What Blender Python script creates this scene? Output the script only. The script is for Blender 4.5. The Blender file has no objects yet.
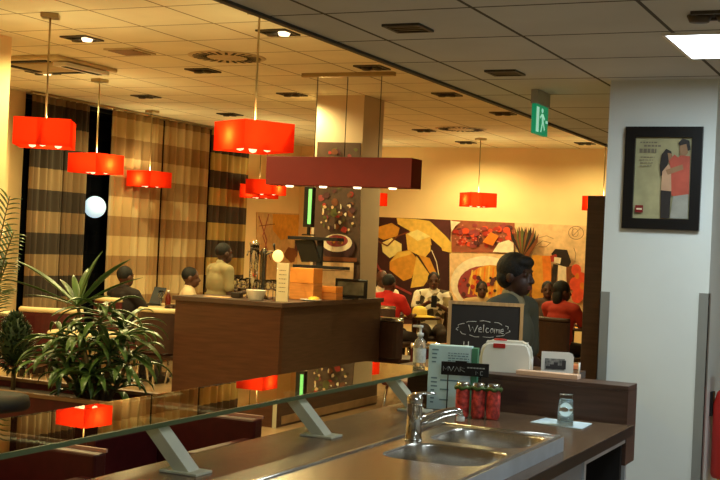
import bpy, bmesh, math, random
from mathutils import Vector, Matrix, Euler
random.seed(7)
SC = bpy.context.scene
COL = SC.collection
PI = math.pi

# ------------------------------------------------------------------ camera
FPX, YAW, ROLL, HC = 1230.0, math.radians(25.2), math.radians(2.63), 1.6
_F = Vector((-math.sin(YAW), math.cos(YAW), 0)); _R = Vector((math.cos(YAW), math.sin(YAW), 0)); _Z = Vector((0, 0, 1))
_p = math.atan(4.3 / FPX)
CF = _F * math.cos(_p) + _Z * math.sin(_p)
_u = _Z * math.cos(_p) - _F * math.sin(_p)
CR = _R * math.cos(ROLL) + _u * math.sin(ROLL)
CU = _u * math.cos(ROLL) - _R * math.sin(ROLL)
CAM = Vector((0, 0, HC))
cd = bpy.data.cameras.new('camera'); cam = bpy.data.objects.new('camera', cd); COL.objects.link(cam)
cd.sensor_width = 36; cd.lens = FPX / 720 * 36; cd.clip_end = 100
cam.matrix_world = Matrix(((CR.x, CU.x, -CF.x, 0), (CR.y, CU.y, -CF.y, 0), (CR.z, CU.z, -CF.z, HC), (0, 0, 0, 1)))
SC.camera = cam

def at(x, y, X=None, Y=None, Z=None, D=None):
    """the world point seen at a photo pixel, on a plane of the room or at a depth"""
    v = CF + CR * ((x - 360) / FPX) - CU * ((y - 240) / FPX)
    t = D if D is not None else (X / v.x if X is not None else Y / v.y if Y is not None else (Z - HC) / v.z)
    return CAM + v * t

# ------------------------------------------------------------------ world, lights, exposure
WARM = (1.0, 0.83, 0.36)
COOL = (0.80, 0.95, 1.0)
W = bpy.data.worlds.new('world'); SC.world = W; W.use_nodes = True
W.node_tree.nodes['Background'].inputs[0].default_value = (0.9, 0.75, 0.6, 1)
W.node_tree.nodes['Background'].inputs[1].default_value = 0.01
SC.view_settings.view_transform = 'Standard'
SC.view_settings.look = 'None'
SC.view_settings.gamma = 1
SC.view_settings.use_curve_mapping = False
SC.view_settings.exposure = 0.08
P_PENDANT, P_DOWN, P_PANEL, P_COOL, P_UP = 3.0, 104.0, 8.0, 14.5, 10.0

def lamp(name, loc, power, color, kind='POINT', size=0.05, parent=None, spot=None, rot=None):
    l = bpy.data.lights.new(name, kind); l.energy = power; l.color = color
    if kind == 'AREA':
        l.size = size
    else:
        l.shadow_soft_size = size
    if spot:
        l.spot_size = spot; l.spot_blend = 0.6
    o = bpy.data.objects.new(name, l); COL.objects.link(o); o.location = loc
    if rot: o.rotation_euler = rot
    if parent: o.parent = parent
    return o

# ------------------------------------------------------------------ materials
def lin(c):
    c = c / 255.0
    return c / 12.92 if c <= 0.04045 else ((c + 0.055) / 1.055) ** 2.4
def rgb(r, g, b): return (lin(r), lin(g), lin(b), 1)
_mc = {}
def M(name, col, rough=0.5, metal=0.0, noise=0.12, scale=8.0, bump=0.0, stretch=None, trans=0.0, ior=1.45, coat=0.0, sheen=0.0):
    if name in _mc: return _mc[name]
    m = bpy.data.materials.new(name); m.use_nodes = True; _mc[name] = m
    nt = m.node_tree; N = nt.nodes; L = nt.links
    b = N['Principled BSDF']
    c = rgb(*col)
    b.inputs['Roughness'].default_value = rough; b.inputs['Metallic'].default_value = metal
    b.inputs['Transmission Weight'].default_value = trans; b.inputs['IOR'].default_value = ior
    b.inputs['Coat Weight'].default_value = coat; b.inputs['Sheen Weight'].default_value = sheen
    tc = N.new('ShaderNodeTexCoord'); mp = N.new('ShaderNodeMapping'); nz = N.new('ShaderNodeTexNoise')
    L.new(tc.outputs['Object'], mp.inputs[0]); L.new(mp.outputs[0], nz.inputs['Vector'])
    mp.inputs['Scale'].default_value = stretch or (1, 1, 1)
    nz.inputs['Scale'].default_value = scale; nz.inputs['Detail'].default_value = 3
    cr = N.new('ShaderNodeValToRGB'); L.new(nz.outputs['Fac'], cr.inputs[0])
    cr.color_ramp.elements[0].position = 0.3; cr.color_ramp.elements[1].position = 0.7
    cr.color_ramp.elements[0].color = tuple(max(0, v * (1 - noise)) for v in c[:3]) + (1,)
    cr.color_ramp.elements[1].color = tuple(min(1, v * (1 + noise)) for v in c[:3]) + (1,)
    L.new(cr.outputs[0], b.inputs['Base Color'])
    if bump:
        bp = N.new('ShaderNodeBump'); bp.inputs['Strength'].default_value = bump; bp.inputs['Distance'].default_value = 0.01
        L.new(nz.outputs['Fac'], bp.inputs['Height']); L.new(bp.outputs[0], b.inputs['Normal'])
    return m
def EM(name, col, strength):
    if name in _mc: return _mc[name]
    m = bpy.data.materials.new(name); m.use_nodes = True; _mc[name] = m
    b = m.node_tree.nodes['Principled BSDF']
    b.inputs['Base Color'].default_value = rgb(*col); b.inputs['Emission Color'].default_value = rgb(*col)
    b.inputs['Emission Strength'].default_value = strength
    return m
def tile_mat(name, col, line, size, off, width, rough=0.7, axes=(0, 1), noise=0.06, bumpd=0.004):
    m = bpy.data.materials.new(name); m.use_nodes = True
    nt = m.node_tree; N = nt.nodes; L = nt.links; b = N['Principled BSDF']
    b.inputs['Roughness'].default_value = rough
    g = N.new('ShaderNodeNewGeometry'); s = N.new('ShaderNodeSeparateXYZ'); L.new(g.outputs['Position'], s.inputs[0])
    ms = []
    for k, a in enumerate(axes):
        sub = N.new('ShaderNodeMath'); sub.operation = 'SUBTRACT'; L.new(s.outputs[a], sub.inputs[0]); sub.inputs[1].default_value = off[k] - 60 * size
        pp = N.new('ShaderNodeMath'); pp.operation = 'PINGPONG'; L.new(sub.outputs[0], pp.inputs[0]); pp.inputs[1].default_value = size / 2
        lt = N.new('ShaderNodeMath'); lt.operation = 'LESS_THAN'; L.new(pp.outputs[0], lt.inputs[0]); lt.inputs[1].default_value = width / 2
        ms.append(lt)
    mx = N.new('ShaderNodeMath'); mx.operation = 'MAXIMUM'; L.new(ms[0].outputs[0], mx.inputs[0]); L.new(ms[1].outputs[0], mx.inputs[1])
    nz = N.new('ShaderNodeTexNoise'); nz.inputs['Scale'].default_value = 2.5; nz.inputs['Detail'].default_value = 6
    L.new(g.outputs['Position'], nz.inputs['Vector'])
    cr = N.new('ShaderNodeValToRGB'); L.new(nz.outputs['Fac'], cr.inputs[0])
    c = rgb(*col)
    cr.color_ramp.elements[0].position = 0.3; cr.color_ramp.elements[1].position = 0.7
    cr.color_ramp.elements[0].color = tuple(v * (1 - noise) for v in c[:3]) + (1,)
    cr.color_ramp.elements[1].color = tuple(min(1, v * (1 + noise)) for v in c[:3]) + (1,)
    mix = N.new('ShaderNodeMix'); mix.data_type = 'RGBA'
    L.new(mx.outputs[0], mix.inputs['Factor']); L.new(cr.outputs[0], mix.inputs['A']); mix.inputs['B'].default_value = rgb(*line)
    L.new(mix.outputs['Result'], b.inputs['Base Color'])
    bp = N.new('ShaderNodeBump'); bp.invert = True; bp.inputs['Strength'].default_value = 0.5; bp.inputs['Distance'].default_value = bumpd
    L.new(mx.outputs[0], bp.inputs['Height']); L.new(bp.outputs[0], b.inputs['Normal'])
    return m
def curtain_mat(name, dark, light, phase, third):
    """patchwork cloth: bands 0.23 m high, alternating, with stitched vertical columns"""
    m = bpy.data.materials.new(name); m.use_nodes = True
    nt = m.node_tree; N = nt.nodes; L = nt.links; b = N['Principled BSDF']
    b.inputs['Roughness'].default_value = 0.9
    g = N.new('ShaderNodeNewGeometry'); s = N.new('ShaderNodeSeparateXYZ'); L.new(g.outputs['Position'], s.inputs[0])
    def band(sock, off, size):
        a = N.new('ShaderNodeMath'); a.operation = 'SUBTRACT'; L.new(sock, a.inputs[0]); a.inputs[1].default_value = off
        d = N.new('ShaderNodeMath'); d.operation = 'DIVIDE'; L.new(a.outputs[0], d.inputs[0]); d.inputs[1].default_value = size
        f = N.new('ShaderNodeMath'); f.operation = 'FLOOR'; L.new(d.outputs[0], f.inputs[0])
        q = N.new('ShaderNodeMath'); q.operation = 'FLOORED_MODULO'; L.new(f.outputs[0], q.inputs[0]); q.inputs[1].default_value = 2
        return q
    zb = band(s.outputs[2], 1.335 + phase * 0.232, 0.232)
    yb = band(s.outputs[1], 0.1, 0.43)
    mix = N.new('ShaderNodeMix'); mix.data_type = 'RGBA'
    L.new(zb.outputs[0], mix.inputs['Factor']); mix.inputs['A'].default_value = rgb(*dark); mix.inputs['B'].default_value = rgb(*light)
    mix2 = N.new('ShaderNodeMix'); mix2.data_type = 'RGBA'; mix2.blend_type = 'MULTIPLY'
    sc = N.new('ShaderNodeMath'); sc.operation = 'MULTIPLY'; L.new(yb.outputs[0], sc.inputs[0]); sc.inputs[1].default_value = 0.7
    L.new(sc.outputs[0], mix2.inputs['Factor']); L.new(mix.outputs['Result'], mix2.inputs['A']); mix2.inputs['B'].default_value = rgb(*third)
    L.new(mix2.outputs['Result'], b.inputs['Base Color'])
    return m

m_wallw = M('warm_plaster', (238, 208, 154), 0.8, noise=0.03, scale=3, bump=0.05)
m_coolw = M('white_paint', (214, 220, 216), 0.6, noise=0.03, scale=3, bump=0.05)
m_pillar = M('pillar_paint', (214, 190, 158), 0.7, noise=0.03, scale=3)
m_ceilA = tile_mat('warm_ceiling_tiles', (232, 222, 192), (140, 122, 88), 0.6, (-1.566, 4.786), 0.017, 0.85)
m_ceilB = tile_mat('front_ceiling_tiles', (190, 196, 198), (66, 68, 68), 0.6, (-1.566, 4.786), 0.016, 0.85)
m_floor = tile_mat('floor_tiles', (176, 146, 112), (110, 90, 70), 0.6, (0.1, 0.2), 0.006, 0.22, noise=0.12, bumpd=0.001)
m_walnut = M('walnut_laminate', (74, 44, 32), 0.4, noise=0.28, scale=5, stretch=(1, 1, 14))
m_walnut_d = M('dark_walnut', (78, 58, 49), 0.42, noise=0.2, scale=5, stretch=(1, 1, 14))
m_top = M('worktop_laminate', (98, 78, 60), 0.25, noise=0.15, scale=6, stretch=(10, 1, 1))
m_steel = M('brushed_steel', (190, 186, 178), 0.24, 1.0, noise=0.06, scale=30, stretch=(6, 0.4, 1), bump=0.06)
m_chrome = M('chrome', (215, 215, 212), 0.08, 1.0, noise=0.02)
m_alu = M('grey_aluminium', (150, 152, 146), 0.4, 0.35, noise=0.04)
m_brack = M('bracket_paint', (186, 184, 160), 0.45, 0.0, noise=0.04)
m_glass = M('shelf_glass', (214, 236, 222), 0.0, trans=1.0, ior=1.75, noise=0.0)
m_clear = M('clear_glass', (245, 248, 246), 0.02, trans=1.0, ior=1.45, noise=0.0)
m_black = M('black_plastic', (16, 15, 15), 0.35, noise=0.1)
m_blackm = M('black_matt', (18, 17, 16), 0.7, noise=0.15)
m_white = M('white_plastic', (232, 230, 222), 0.4, noise=0.03)
m_cream = M('cream_laminate', (232, 208, 158), 0.4, noise=0.05)
m_maroon = M('maroon_leather', (74, 20, 20), 0.4, noise=0.15, scale=20, bump=0.1)
m_brownch = M('brown_leather', (58, 34, 24), 0.45, noise=0.15, scale=20, bump=0.1)
m_redlac = M('red_lacquer', (112, 10, 4), 0.6, noise=0.05)
m_brass = M('satin_nickel', (170, 150, 110), 0.3, 0.8, noise=0.04)
m_vent = M('vent_metal', (74, 66, 52), 0.5, 0.2, noise=0.1)
m_ventd = M('vent_dark', (24, 20, 16), 0.8, noise=0.1)
m_wood = M('orange_wood', (206, 130, 62), 0.45, noise=0.2, scale=5, stretch=(1, 1, 10))
m_pale = M('pale_oak', (196, 152, 96), 0.5, noise=0.2, scale=6, stretch=(10, 1, 1))
m_leaf = M('leaf_green', (78, 104, 48), 0.35, noise=0.35, scale=6)
m_leafd = M('dark_leaf_green', (44, 62, 34), 0.5, noise=0.35, scale=12)
m_stem = M('stem_bark', (120, 100, 62), 0.8, noise=0.3, scale=12, bump=0.3)
m_soil = M('soil', (46, 32, 22), 0.95, noise=0.4, scale=30, bump=0.6)
m_terra = M('terracotta', (128, 62, 40), 0.6, noise=0.1)
m_bulb = EM('bulb_glow', (255, 226, 176), 1.4)
m_down = EM('downlight_glow', (255, 226, 176), 3.0)
m_panel = EM('panel_glow', (235, 248, 255), P_PANEL)
m_redcap = M('red_plastic', (178, 36, 26), 0.4, noise=0.05)
m_hair = M('black_hair', (14, 11, 10), 0.7, noise=0.4, scale=60, bump=0.4)
m_skin = M('brown_skin', (84, 50, 36), 0.5, noise=0.06, scale=20)
m_lip = M('lip_skin', (96, 46, 40), 0.45, noise=0.04)
m_eye = M('eye_dark', (20, 14, 12), 0.2, noise=0.02)
m_shoe = M('shoe_leather', (24, 20, 18), 0.5, noise=0.1)

def shade_mat():
    m = bpy.data.materials.new('red_lamp_fabric'); m.use_nodes = True
    nt = m.node_tree; N = nt.nodes; L = nt.links
    N.remove(N['Principled BSDF']); out = N['Material Output']
    d = N.new('ShaderNodeBsdfDiffuse'); t = N.new('ShaderNodeBsdfTranslucent'); a = N.new('ShaderNodeAddShader'); mx = N.new('ShaderNodeMixShader')
    nz = N.new('ShaderNodeTexNoise'); nz.inputs['Scale'].default_value = 90
    tc = N.new('ShaderNodeTexCoord'); L.new(tc.outputs['Object'], nz.inputs['Vector'])
    cr = N.new('ShaderNodeValToRGB'); L.new(nz.outputs['Fac'], cr.inputs[0])
    cr.color_ramp.elements[0].color = (0.76, 0.026, 0.005, 1); cr.color_ramp.elements[1].color = (0.84, 0.034, 0.006, 1)
    L.new(cr.outputs[0], d.inputs[0]); L.new(cr.outputs[0], t.inputs[0])
    mx.inputs[0].default_value = 0.72
    L.new(d.outputs[0], mx.inputs[1]); L.new(t.outputs[0], mx.inputs[2]); L.new(mx.outputs[0], out.inputs[0])
    return m
m_shade = shade_mat()

# ------------------------------------------------------------------ mesh helpers
def V(*a): return Vector(a)
def new(): return bmesh.new()
def box(bm, lo, hi, mi=0, mat=None, bevel=0.0):
    x0, y0, z0 = lo; x1, y1, z1 = hi
    vs = [bm.verts.new(p) for p in ((x0, y0, z0), (x1, y0, z0), (x1, y1, z0), (x0, y1, z0), (x0, y0, z1), (x1, y0, z1), (x1, y1, z1), (x0, y1, z1))]
    fs = [bm.faces.new([vs[i] for i in q]) for q in ((3, 2, 1, 0), (4, 5, 6, 7), (0, 1, 5, 4), (1, 2, 6, 5), (2, 3, 7, 6), (3, 0, 4, 7))]
    for f in fs: f.material_index = mi
    if bevel:
        es = list({e for f in fs for e in f.edges})
        r = bmesh.ops.bevel(bm, geom=es, offset=bevel, segments=2, affect='EDGES', profile=0.5)
        vs = list({v for f in r['faces'] for v in f.verts} | {v for v in vs if v.is_valid})
    if mat is not None:
        bmesh.ops.transform(bm, matrix=mat, verts=[v for v in vs if v.is_valid])
    return vs
def tube(bm, pts, r, n=8, mi=0, caps=True, flat=1.0):
    pts = [Vector(p) for p in pts]; rings = []
    rr = r if isinstance(r, (list, tuple)) else [r] * len(pts)
    up = Vector((0, 0, 1)); prev = None
    for i, p in enumerate(pts):
        t = (pts[min(i + 1, len(pts) - 1)] - pts[max(i - 1, 0)]).normalized()
        a = prev if prev is not None else (up if abs(t.z) < 0.9 else Vector((1, 0, 0)))
        s = t.cross(a).normalized(); b = s.cross(t).normalized(); prev = b
        rings.append([bm.verts.new(p + s * (math.cos(2 * PI * k / n) * rr[i]) + b * (math.sin(2 * PI * k / n) * rr[i] * flat)) for k in range(n)])
    for i in range(len(rings) - 1):
        for k in range(n):
            f = bm.faces.new((rings[i][k], rings[i][(k + 1) % n], rings[i + 1][(k + 1) % n], rings[i + 1][k])); f.material_index = mi; f.smooth = True
    if caps:
        for q in (rings[0], rings[-1]):
            f = bm.faces.new(q); f.material_index = mi
    return rings
def lathe(bm, prof, n=20, mi=0, o=(0, 0, 0), smooth=True):
    """profile [(r,z)...] turned about z"""
    rings = []
    for r, z in prof:
        if r < 1e-5: rings.append([bm.verts.new((o[0], o[1], o[2] + z))])
        else: rings.append([bm.verts.new((o[0] + r * math.cos(2 * PI * k / n), o[1] + r * math.sin(2 * PI * k / n), o[2] + z)) for k in range(n)])
    for a, b in zip(rings, rings[1:]):
        for k in range(n):
            k2 = (k + 1) % n
            q = [a[k % len(a)], a[k2 % len(a)], b[k2 % len(b)], b[k % len(b)]]
            u = []
            for v in q:
                if v not in u: u.append(v)
            if len(u) > 2:
                f = bm.faces.new(u); f.material_index = mi; f.smooth = smooth
def sphere(bm, c, r, mi=0, seg=16, rings=10, rot=None):
    rx, ry, rz = (r, r, r) if not isinstance(r, (tuple, list)) else r
    m = Matrix.Translation(c) @ (Euler(rot).to_matrix().to_4x4() if rot else Matrix()) @ Matrix.Diagonal((rx, ry, rz, 1))
    ret = bmesh.ops.create_uvsphere(bm, u_segments=seg, v_segments=rings, radius=1, matrix=m)
    for v in ret['verts']:
        for f in v.link_faces: f.material_index = mi; f.smooth = True
def poly(bm, pts, mi=0):
    f = bm.faces.new([bm.verts.new(p) for p in pts]); f.material_index = mi; return f
def prism(bm, pts, d, mi=0):
    """polygon pts extruded by vector d"""
    d = Vector(d); a = [bm.verts.new(p) for p in pts]; b = [bm.verts.new(Vector(p) + d) for p in pts]
    n = len(a)
    for q in (a[::-1], b): bm.faces.new(q).material_index = mi
    for k in range(n): bm.faces.new((a[k], a[(k + 1) % n], b[(k + 1) % n], b[k])).material_index = mi
def obj(name, bm, mats, parent=None, loc=None, rotz=None, smooth=False, recalc=True):
    if recalc: bmesh.ops.recalc_face_normals(bm, faces=bm.faces)
    me = bpy.data.meshes.new(name); bm.to_mesh(me); bm.free()
    for m in (mats if isinstance(mats, (list, tuple)) else [mats]): me.materials.append(m)
    if smooth:
        for p in me.polygons: p.use_smooth = True
    o = bpy.data.objects.new(name, me); COL.objects.link(o)
    if parent: o.parent = parent
    if loc is not None: o.location = loc
    if rotz is not None: o.rotation_euler = (0, 0, rotz)
    return o
def thing(name, label, cat, loc=(0, 0, 0), rotz=0, group=None):
    o = bpy.data.objects.new(name, None); COL.objects.link(o); o.empty_display_size = 0.1
    o.location = loc; o.rotation_euler = (0, 0, rotz)
    return tag(o, label, cat, group)
def tag(o, label, cat, group=None):
    o['label'] = label; o['category'] = cat
    if group: o['group'] = group
    return o
def struct(name, bm, m, **k):
    o = obj(name, bm, m, **k); o['kind'] = 'structure'; return o
def dup(root, loc, rotz=None, label=None):
    r = root.copy(); COL.objects.link(r); r.location = loc
    if rotz is not None: r.rotation_euler = (0, 0, rotz)
    if label: r['label'] = label
    for ch in list(root.children):
        c = ch.copy(); COL.objects.link(c); c.parent = r
        for g in ch.children:
            d = g.copy(); COL.objects.link(d); d.parent = c
    return r
def bx(name, lo, hi, m, parent=None, bevel=0.0, **k):
    bm = new(); box(bm, lo, hi, bevel=bevel); return obj(name, bm, m, parent, **k)

# ------------------------------------------------------------------ the setting
ZC, ZD, XE = 3.07, 2.476, -2.43
XW, YB = -8.95, 16.75
for nm, lo, hi, m in (
    ('floor', (-9.2, -3.2, -0.1), (4.2, 17, 0), m_floor),
    ('ceiling', (-9.2, -3.2, ZC), (XE, 17, ZC + 0.1), m_ceilA),
    ('wall_back', (-9.2, YB, 0), (4.2, YB + 0.15, ZC), m_wallw),
    ('wall_right', (4.0, -3.2, 0), (4.2, YB, ZD), m_coolw),
    ('wall_front', (-9.2, -3.2, 0), (4.2, -3.05, ZC), m_coolw)):
    bm = new(); box(bm, lo, hi); struct(nm, bm, m)
bm = new(); box(bm, (XE + 0.03, -3.2, ZD), (4.2, 17, ZC + 0.1)); struct('ceiling_front', bm, m_ceilB)
bm = new(); box(bm, (XE, -3.05, ZD - 0.012), (XE + 0.03, YB, ZC)); struct('trim_1', bm, M('fascia_paint', (58, 56, 52), 0.6, noise=0.05))
# left wall: wall with a tall dark window behind the curtains
bm = new(); YW = at(27, 210, X=-8.76).y + 0.12
box(bm, (XW - 0.2, -3.2, 0), (XW, YW, ZC)); box(bm, (XW - 0.2, 15.1, 0), (XW, YB, ZC))
box(bm, (XW - 0.2, YW, 0), (XW, 15.1, 0.25))
struct('wall_left', bm, m_wallw)
wf = new()
for y in (YW, 11.2, 12.5, 13.8, 15.05): box(wf, (XW - 0.12, y, 0.25), (XW - 0.05, y + 0.05, ZC))
box(wf, (XW - 0.119, YW + 0.05, 0.25), (XW - 0.051, 15.05, 0.31))
w1 = struct('window_1', wf, M('dark_frame', (36, 32, 30), 0.5))
bm = new(); box(bm, (XW - 0.1, YW + 0.05, 0.3), (XW - 0.09, 15.05, ZC)); obj('window_glass', bm, M('night_glass', (14, 16, 20), 0.04, noise=0.05), w1)

# white column with the framed poster, its corner guards
CX0, CX1, CY = -1.52, -0.995, 6.09
bm = new(); box(bm, (CX0, CY, 0), (CX1, CY + 0.5, ZD)); struct('column', bm, m_coolw)
bm = new(); box(bm, (CX0 - 0.004, CY - 0.004, 0), (CX0 + 0.045, CY, 1.42)); box(bm, (CX0 - 0.004, CY - 0.004, 0), (CX0, CY + 0.045, 1.42))
struct('trim_2', bm, m_alu)
bm = new(); box(bm, (CX1 - 0.045, CY - 0.004, 0), (CX1 + 0.004, CY, 1.44)); box(bm, (CX1, CY - 0.004, 0), (CX1 + 0.004, CY + 0.045, 1.44))
struct('trim_3', bm, m_alu)
# pillar inside the bar and pillar at the left edge of the view
bm = new(); box(bm, (-5.69, 10.94, 0), (-5.17, 11.42, ZC)); struct('pillar', bm, m_pillar)
pL = at(11, 60, Y=7.4)
bm = new(); box(bm, (pL.x - 0.5, 6.9, 0), (pL.x, 7.4, ZC)); struct('pillar', bm, m_wallw)

# ------------------------------------------------------------------ flat printed panels
class Print:
    def __init__(s, name, label, cat, axis, coord, sgn, group=None):
        s.bm = new(); s.mats = []; s.ax = axis; s.c = coord; s.sgn = sgn; s.k = 1; s.meta = (name, label, cat, group)
    def mi(s, m):
        if m not in s.mats: s.mats.append(m)
        return s.mats.index(m)
    def pt(s, x, y, lift=0.0):
        p = at(x, y, **{s.ax: s.c}); p = Vector(p)
        if s.ax == 'X': p.x = s.c + s.sgn * lift
        else: p.y = s.c + s.sgn * lift
        return p
    def back(s, pts, m, t=0.012):
        a = [s.pt(*p) for p in pts]; d = Vector((0, 0, 0))
        if s.ax == 'X': d.x = s.sgn * t
        else: d.y = s.sgn * t
        prism(s.bm, a, d, s.mi(m)); s.t = t
    def add(s, m, pts):
        s.k += 1
        poly(s.bm, [s.pt(x, y, s.t + 0.0004 * s.k) for x, y in pts], s.mi(m))
    def circ(s, m, cx, cy, rx, ry=None, n=12, wob=0.0):
        ry = ry or rx
        s.add(m, [(cx + rx * (1 + random.uniform(-wob, wob)) * math.cos(2 * PI * k / n), cy + ry * (1 + random.uniform(-wob, wob)) * math.sin(2 * PI * k / n)) for k in range(n)])
    def line(s, m, pts, w=0.5):
        for (x0, y0), (x1, y1) in zip(pts, pts[1:]):
            l = math.hypot(x1 - x0, y1 - y0) or 1; nx, ny = -(y1 - y0) / l * w / 2, (x1 - x0) / l * w / 2
            s.add(m, [(x0 + nx, y0 + ny), (x1 + nx, y1 + ny), (x1 - nx, y1 - ny), (x0 - nx, y0 - ny)])
    def ring(s, m, cx, cy, rx, ry, w=0.6, n=20):
        s.line(m, [(cx + rx * math.cos(2 * PI * k / n), cy + ry * math.sin(2 * PI * k / n)) for k in range(n + 1)], w)
    def done(s):
        o = obj(s.meta[0], s.bm, s.mats, recalc=False); return tag(o, *s.meta[1:])

def ink(name, c): return M('print_' + name, c, 0.45, noise=0.14, scale=14)
i_dk = ink('plum', (62, 30, 30)); i_pu = ink('purple', (88, 44, 44)); i_yel = ink('yellow', (232, 188, 84)); i_yel2 = ink('pale_yellow', (244, 222, 140))
i_or = ink('amber', (218, 150, 52)); i_or2 = ink('orange', (226, 122, 34)); i_red = ink('red', (176, 48, 36)); i_red2 = ink('bright_red', (226, 78, 44))
i_be = ink('beige', (230, 190, 140)); i_wh = ink('white', (240, 222, 190)); i_br = ink('brown', (124, 68, 34)); i_gr = ink('line_grey', (150, 112, 80)); i_gn = ink('olive', (92, 92, 40))
i_bk = ink('black', (36, 26, 24)); i_berry = ink('berry', (150, 62, 62))

mu = Print('food_mural', 'wide printed food mural covering the beige back wall', 'mural', 'Y', YB - 0.001, -1)
mu.back([(364, 216), (590, 226), (590, 325), (364, 325)], i_be)
mu.add(i_dk, [(364, 216.4), (451, 220), (451, 324), (364, 324)])
mu.add(i_pu, [(430, 219.5), (451, 220.3), (451, 243), (440, 238), (432, 229)])
mu.add(i_or, [(378, 227), (392, 223), (400, 228), (398, 236), (384, 240), (376, 236)])
mu.add(i_yel, [(397, 218), (416, 219), (430, 221), (446, 236), (452, 243), (452, 253), (440, 250), (428, 243), (412, 232), (398, 224)])
mu.add(i_yel2, [(382, 243), (392, 238), (402, 244), (402, 252), (390, 258), (383, 252)])
mu.add(i_yel, [(406, 233), (418, 229), (431, 236), (431, 251), (425, 258), (408, 250)])
mu.add(i_yel2, [(407, 233.5), (418, 229.5), (431, 236.5), (418, 241)])
mu.add(i_or, [(390, 262), (398, 252), (410, 250), (419, 260), (412, 278), (404, 281), (390, 270)])
mu.add(i_yel, [(391, 262), (398, 252.5), (410, 250.5), (412, 254), (398, 258)])
mu.add(i_yel, [(417, 256), (431, 276), (424, 286), (411, 288)])
mu.add(i_or, [(419, 255), (430, 258), (438, 276), (432, 276)])
mu.add(i_dk, [(431, 238), (442, 248), (447, 268), (446, 292), (440, 292), (436, 270)])
mu.line(i_wh, [(432, 250), (437, 262), (440, 280)], 0.8)
mu.line(i_br, [(376, 240), (388, 246), (398, 236), (410, 232)], 1.4)
mu.line(i_berry, [(372, 256), (382, 272), (396, 286), (412, 294)], 2.2)
mu.line(i_wh, [(366, 262), (378, 277), (390, 288)], 0.7)
# sausages and grapes, upper middle picture
mu.add(ink('roast', (158, 84, 58)), [(452, 220), (515, 223), (515, 253), (452, 252)])
for k in range(60):
    mu.circ([i_red, i_berry, i_pu, i_red2][k % 4], random.uniform(456, 512), random.uniform(225, 245) if k % 3 else random.uniform(228, 250), random.uniform(2.0, 4.2), random.uniform(1.8, 3.4), 9)
for k in range(30): mu.circ(ink('grape_light', (206, 120, 104)), random.uniform(456, 508), random.uniform(225, 246), 1.0, 0.8, 6)
mu.add(i_or2, [(484, 242), (492, 232), (500, 236), (494, 246)])
mu.add(i_wh, [(494, 252), (500, 243), (510, 240), (515, 243), (515, 253)])
mu.add(i_wh, [(452, 221), (462, 222), (457, 226), (453, 232)])
# pie on a white plate
mu.add(i_be, [(451, 253.5), (516, 254.5), (516, 324), (451, 324)])
mu.circ(i_wh, 486, 283, 34, 27, 28)
mu.circ(i_berry, 484, 286, 25, 20, 24)
mu.circ(i_or, 492, 282, 22, 17, 24)
for k in range(9): mu.line(i_or2 if k % 2 else i_yel, [(474 + k * 4.2, 266 + abs(k - 4)), (470 + k * 4.6, 298 - abs(k - 4))], 1.6)
for k in range(26): mu.circ([i_red, i_pu, i_dk][k % 3], random.uniform(460, 500), random.choice([random.uniform(284, 300), random.uniform(276, 286)]), random.uniform(1.2, 2.6), None, 8)
# pineapple with its crown, juice, red fruit and line drawings
mu.circ(i_br, 527, 280, 12, 24, 18)
for a in range(5):
    for b in range(4): mu.circ(i_or if (a + b) % 2 else i_gn, 519 + b * 5.4, 262 + a * 8, 2.0, 2.8, 6)
for k in range(15):
    a = math.radians(-135 + 90 * k / 14 + random.uniform(-5, 5)); l = random.uniform(28, 40)
    mu.add([i_gn, i_bk, i_br][k % 3], [(524, 258), (527 + l * 0.5 * math.cos(a) - 1.8, 256 + l * 0.6 * math.sin(a)), (527 + l * 0.62 * math.cos(a), max(226.5, 258 + l * 1.05 * math.sin(a))), (527 + l * 0.5 * math.cos(a) + 1.8, 256 + l * 0.6 * math.sin(a)), (530, 258)])
mu.add(i_or, [(534, 255), (553, 256), (553, 300), (534, 300)]); mu.add(i_or2, [(544, 256), (553, 256), (553, 300), (546, 300)])
mu.add(i_bk, [(553, 254), (557, 249), (569, 250), (573, 262), (570, 268), (558, 264)])
mu.add(i_red, [(552, 256), (558, 254), (560, 261), (553, 262)]); mu.add(i_wh, [(556, 257), (563, 258), (562, 264), (556, 263)])
mu.add(i_bk, [(555, 264), (560, 265), (557, 288), (552, 290)]); mu.add(i_wh, [(560, 265), (568, 267), (568, 288), (559, 290)])
mu.add(i_br, [(568, 267), (574, 266), (574, 290), (569, 292)])
for cx, cy, r in ((578, 270, 5), (583, 278, 5), (577, 284, 6), (585, 290, 6), (579, 296, 6)): mu.circ(i_red2, cx, cy, r, r * 1.2, 12)
for cx, cy, r in ((579, 276, 2), (584, 286, 2.4)): mu.circ(i_or2, cx, cy, r, r * 1.6, 9)
mu.ring(i_gr, 578, 233, 7.5, 6.5, 0.7); mu.ring(i_gr, 577, 233, 3.2, 4, 0.5); mu.line(i_gr, [(575, 227), (575, 236), (583, 228)], 0.6)
mu.line(i_gr, [(538, 246), (545, 241), (553, 243), (548, 247), (541, 247)], 0.6); mu.line(i_gr, [(576, 248), (578, 254), (577, 262)], 0.7)
mu.line(i_gr, [(541, 238), (549, 236), (556, 239)], 0.5)
mu.done()

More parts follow.
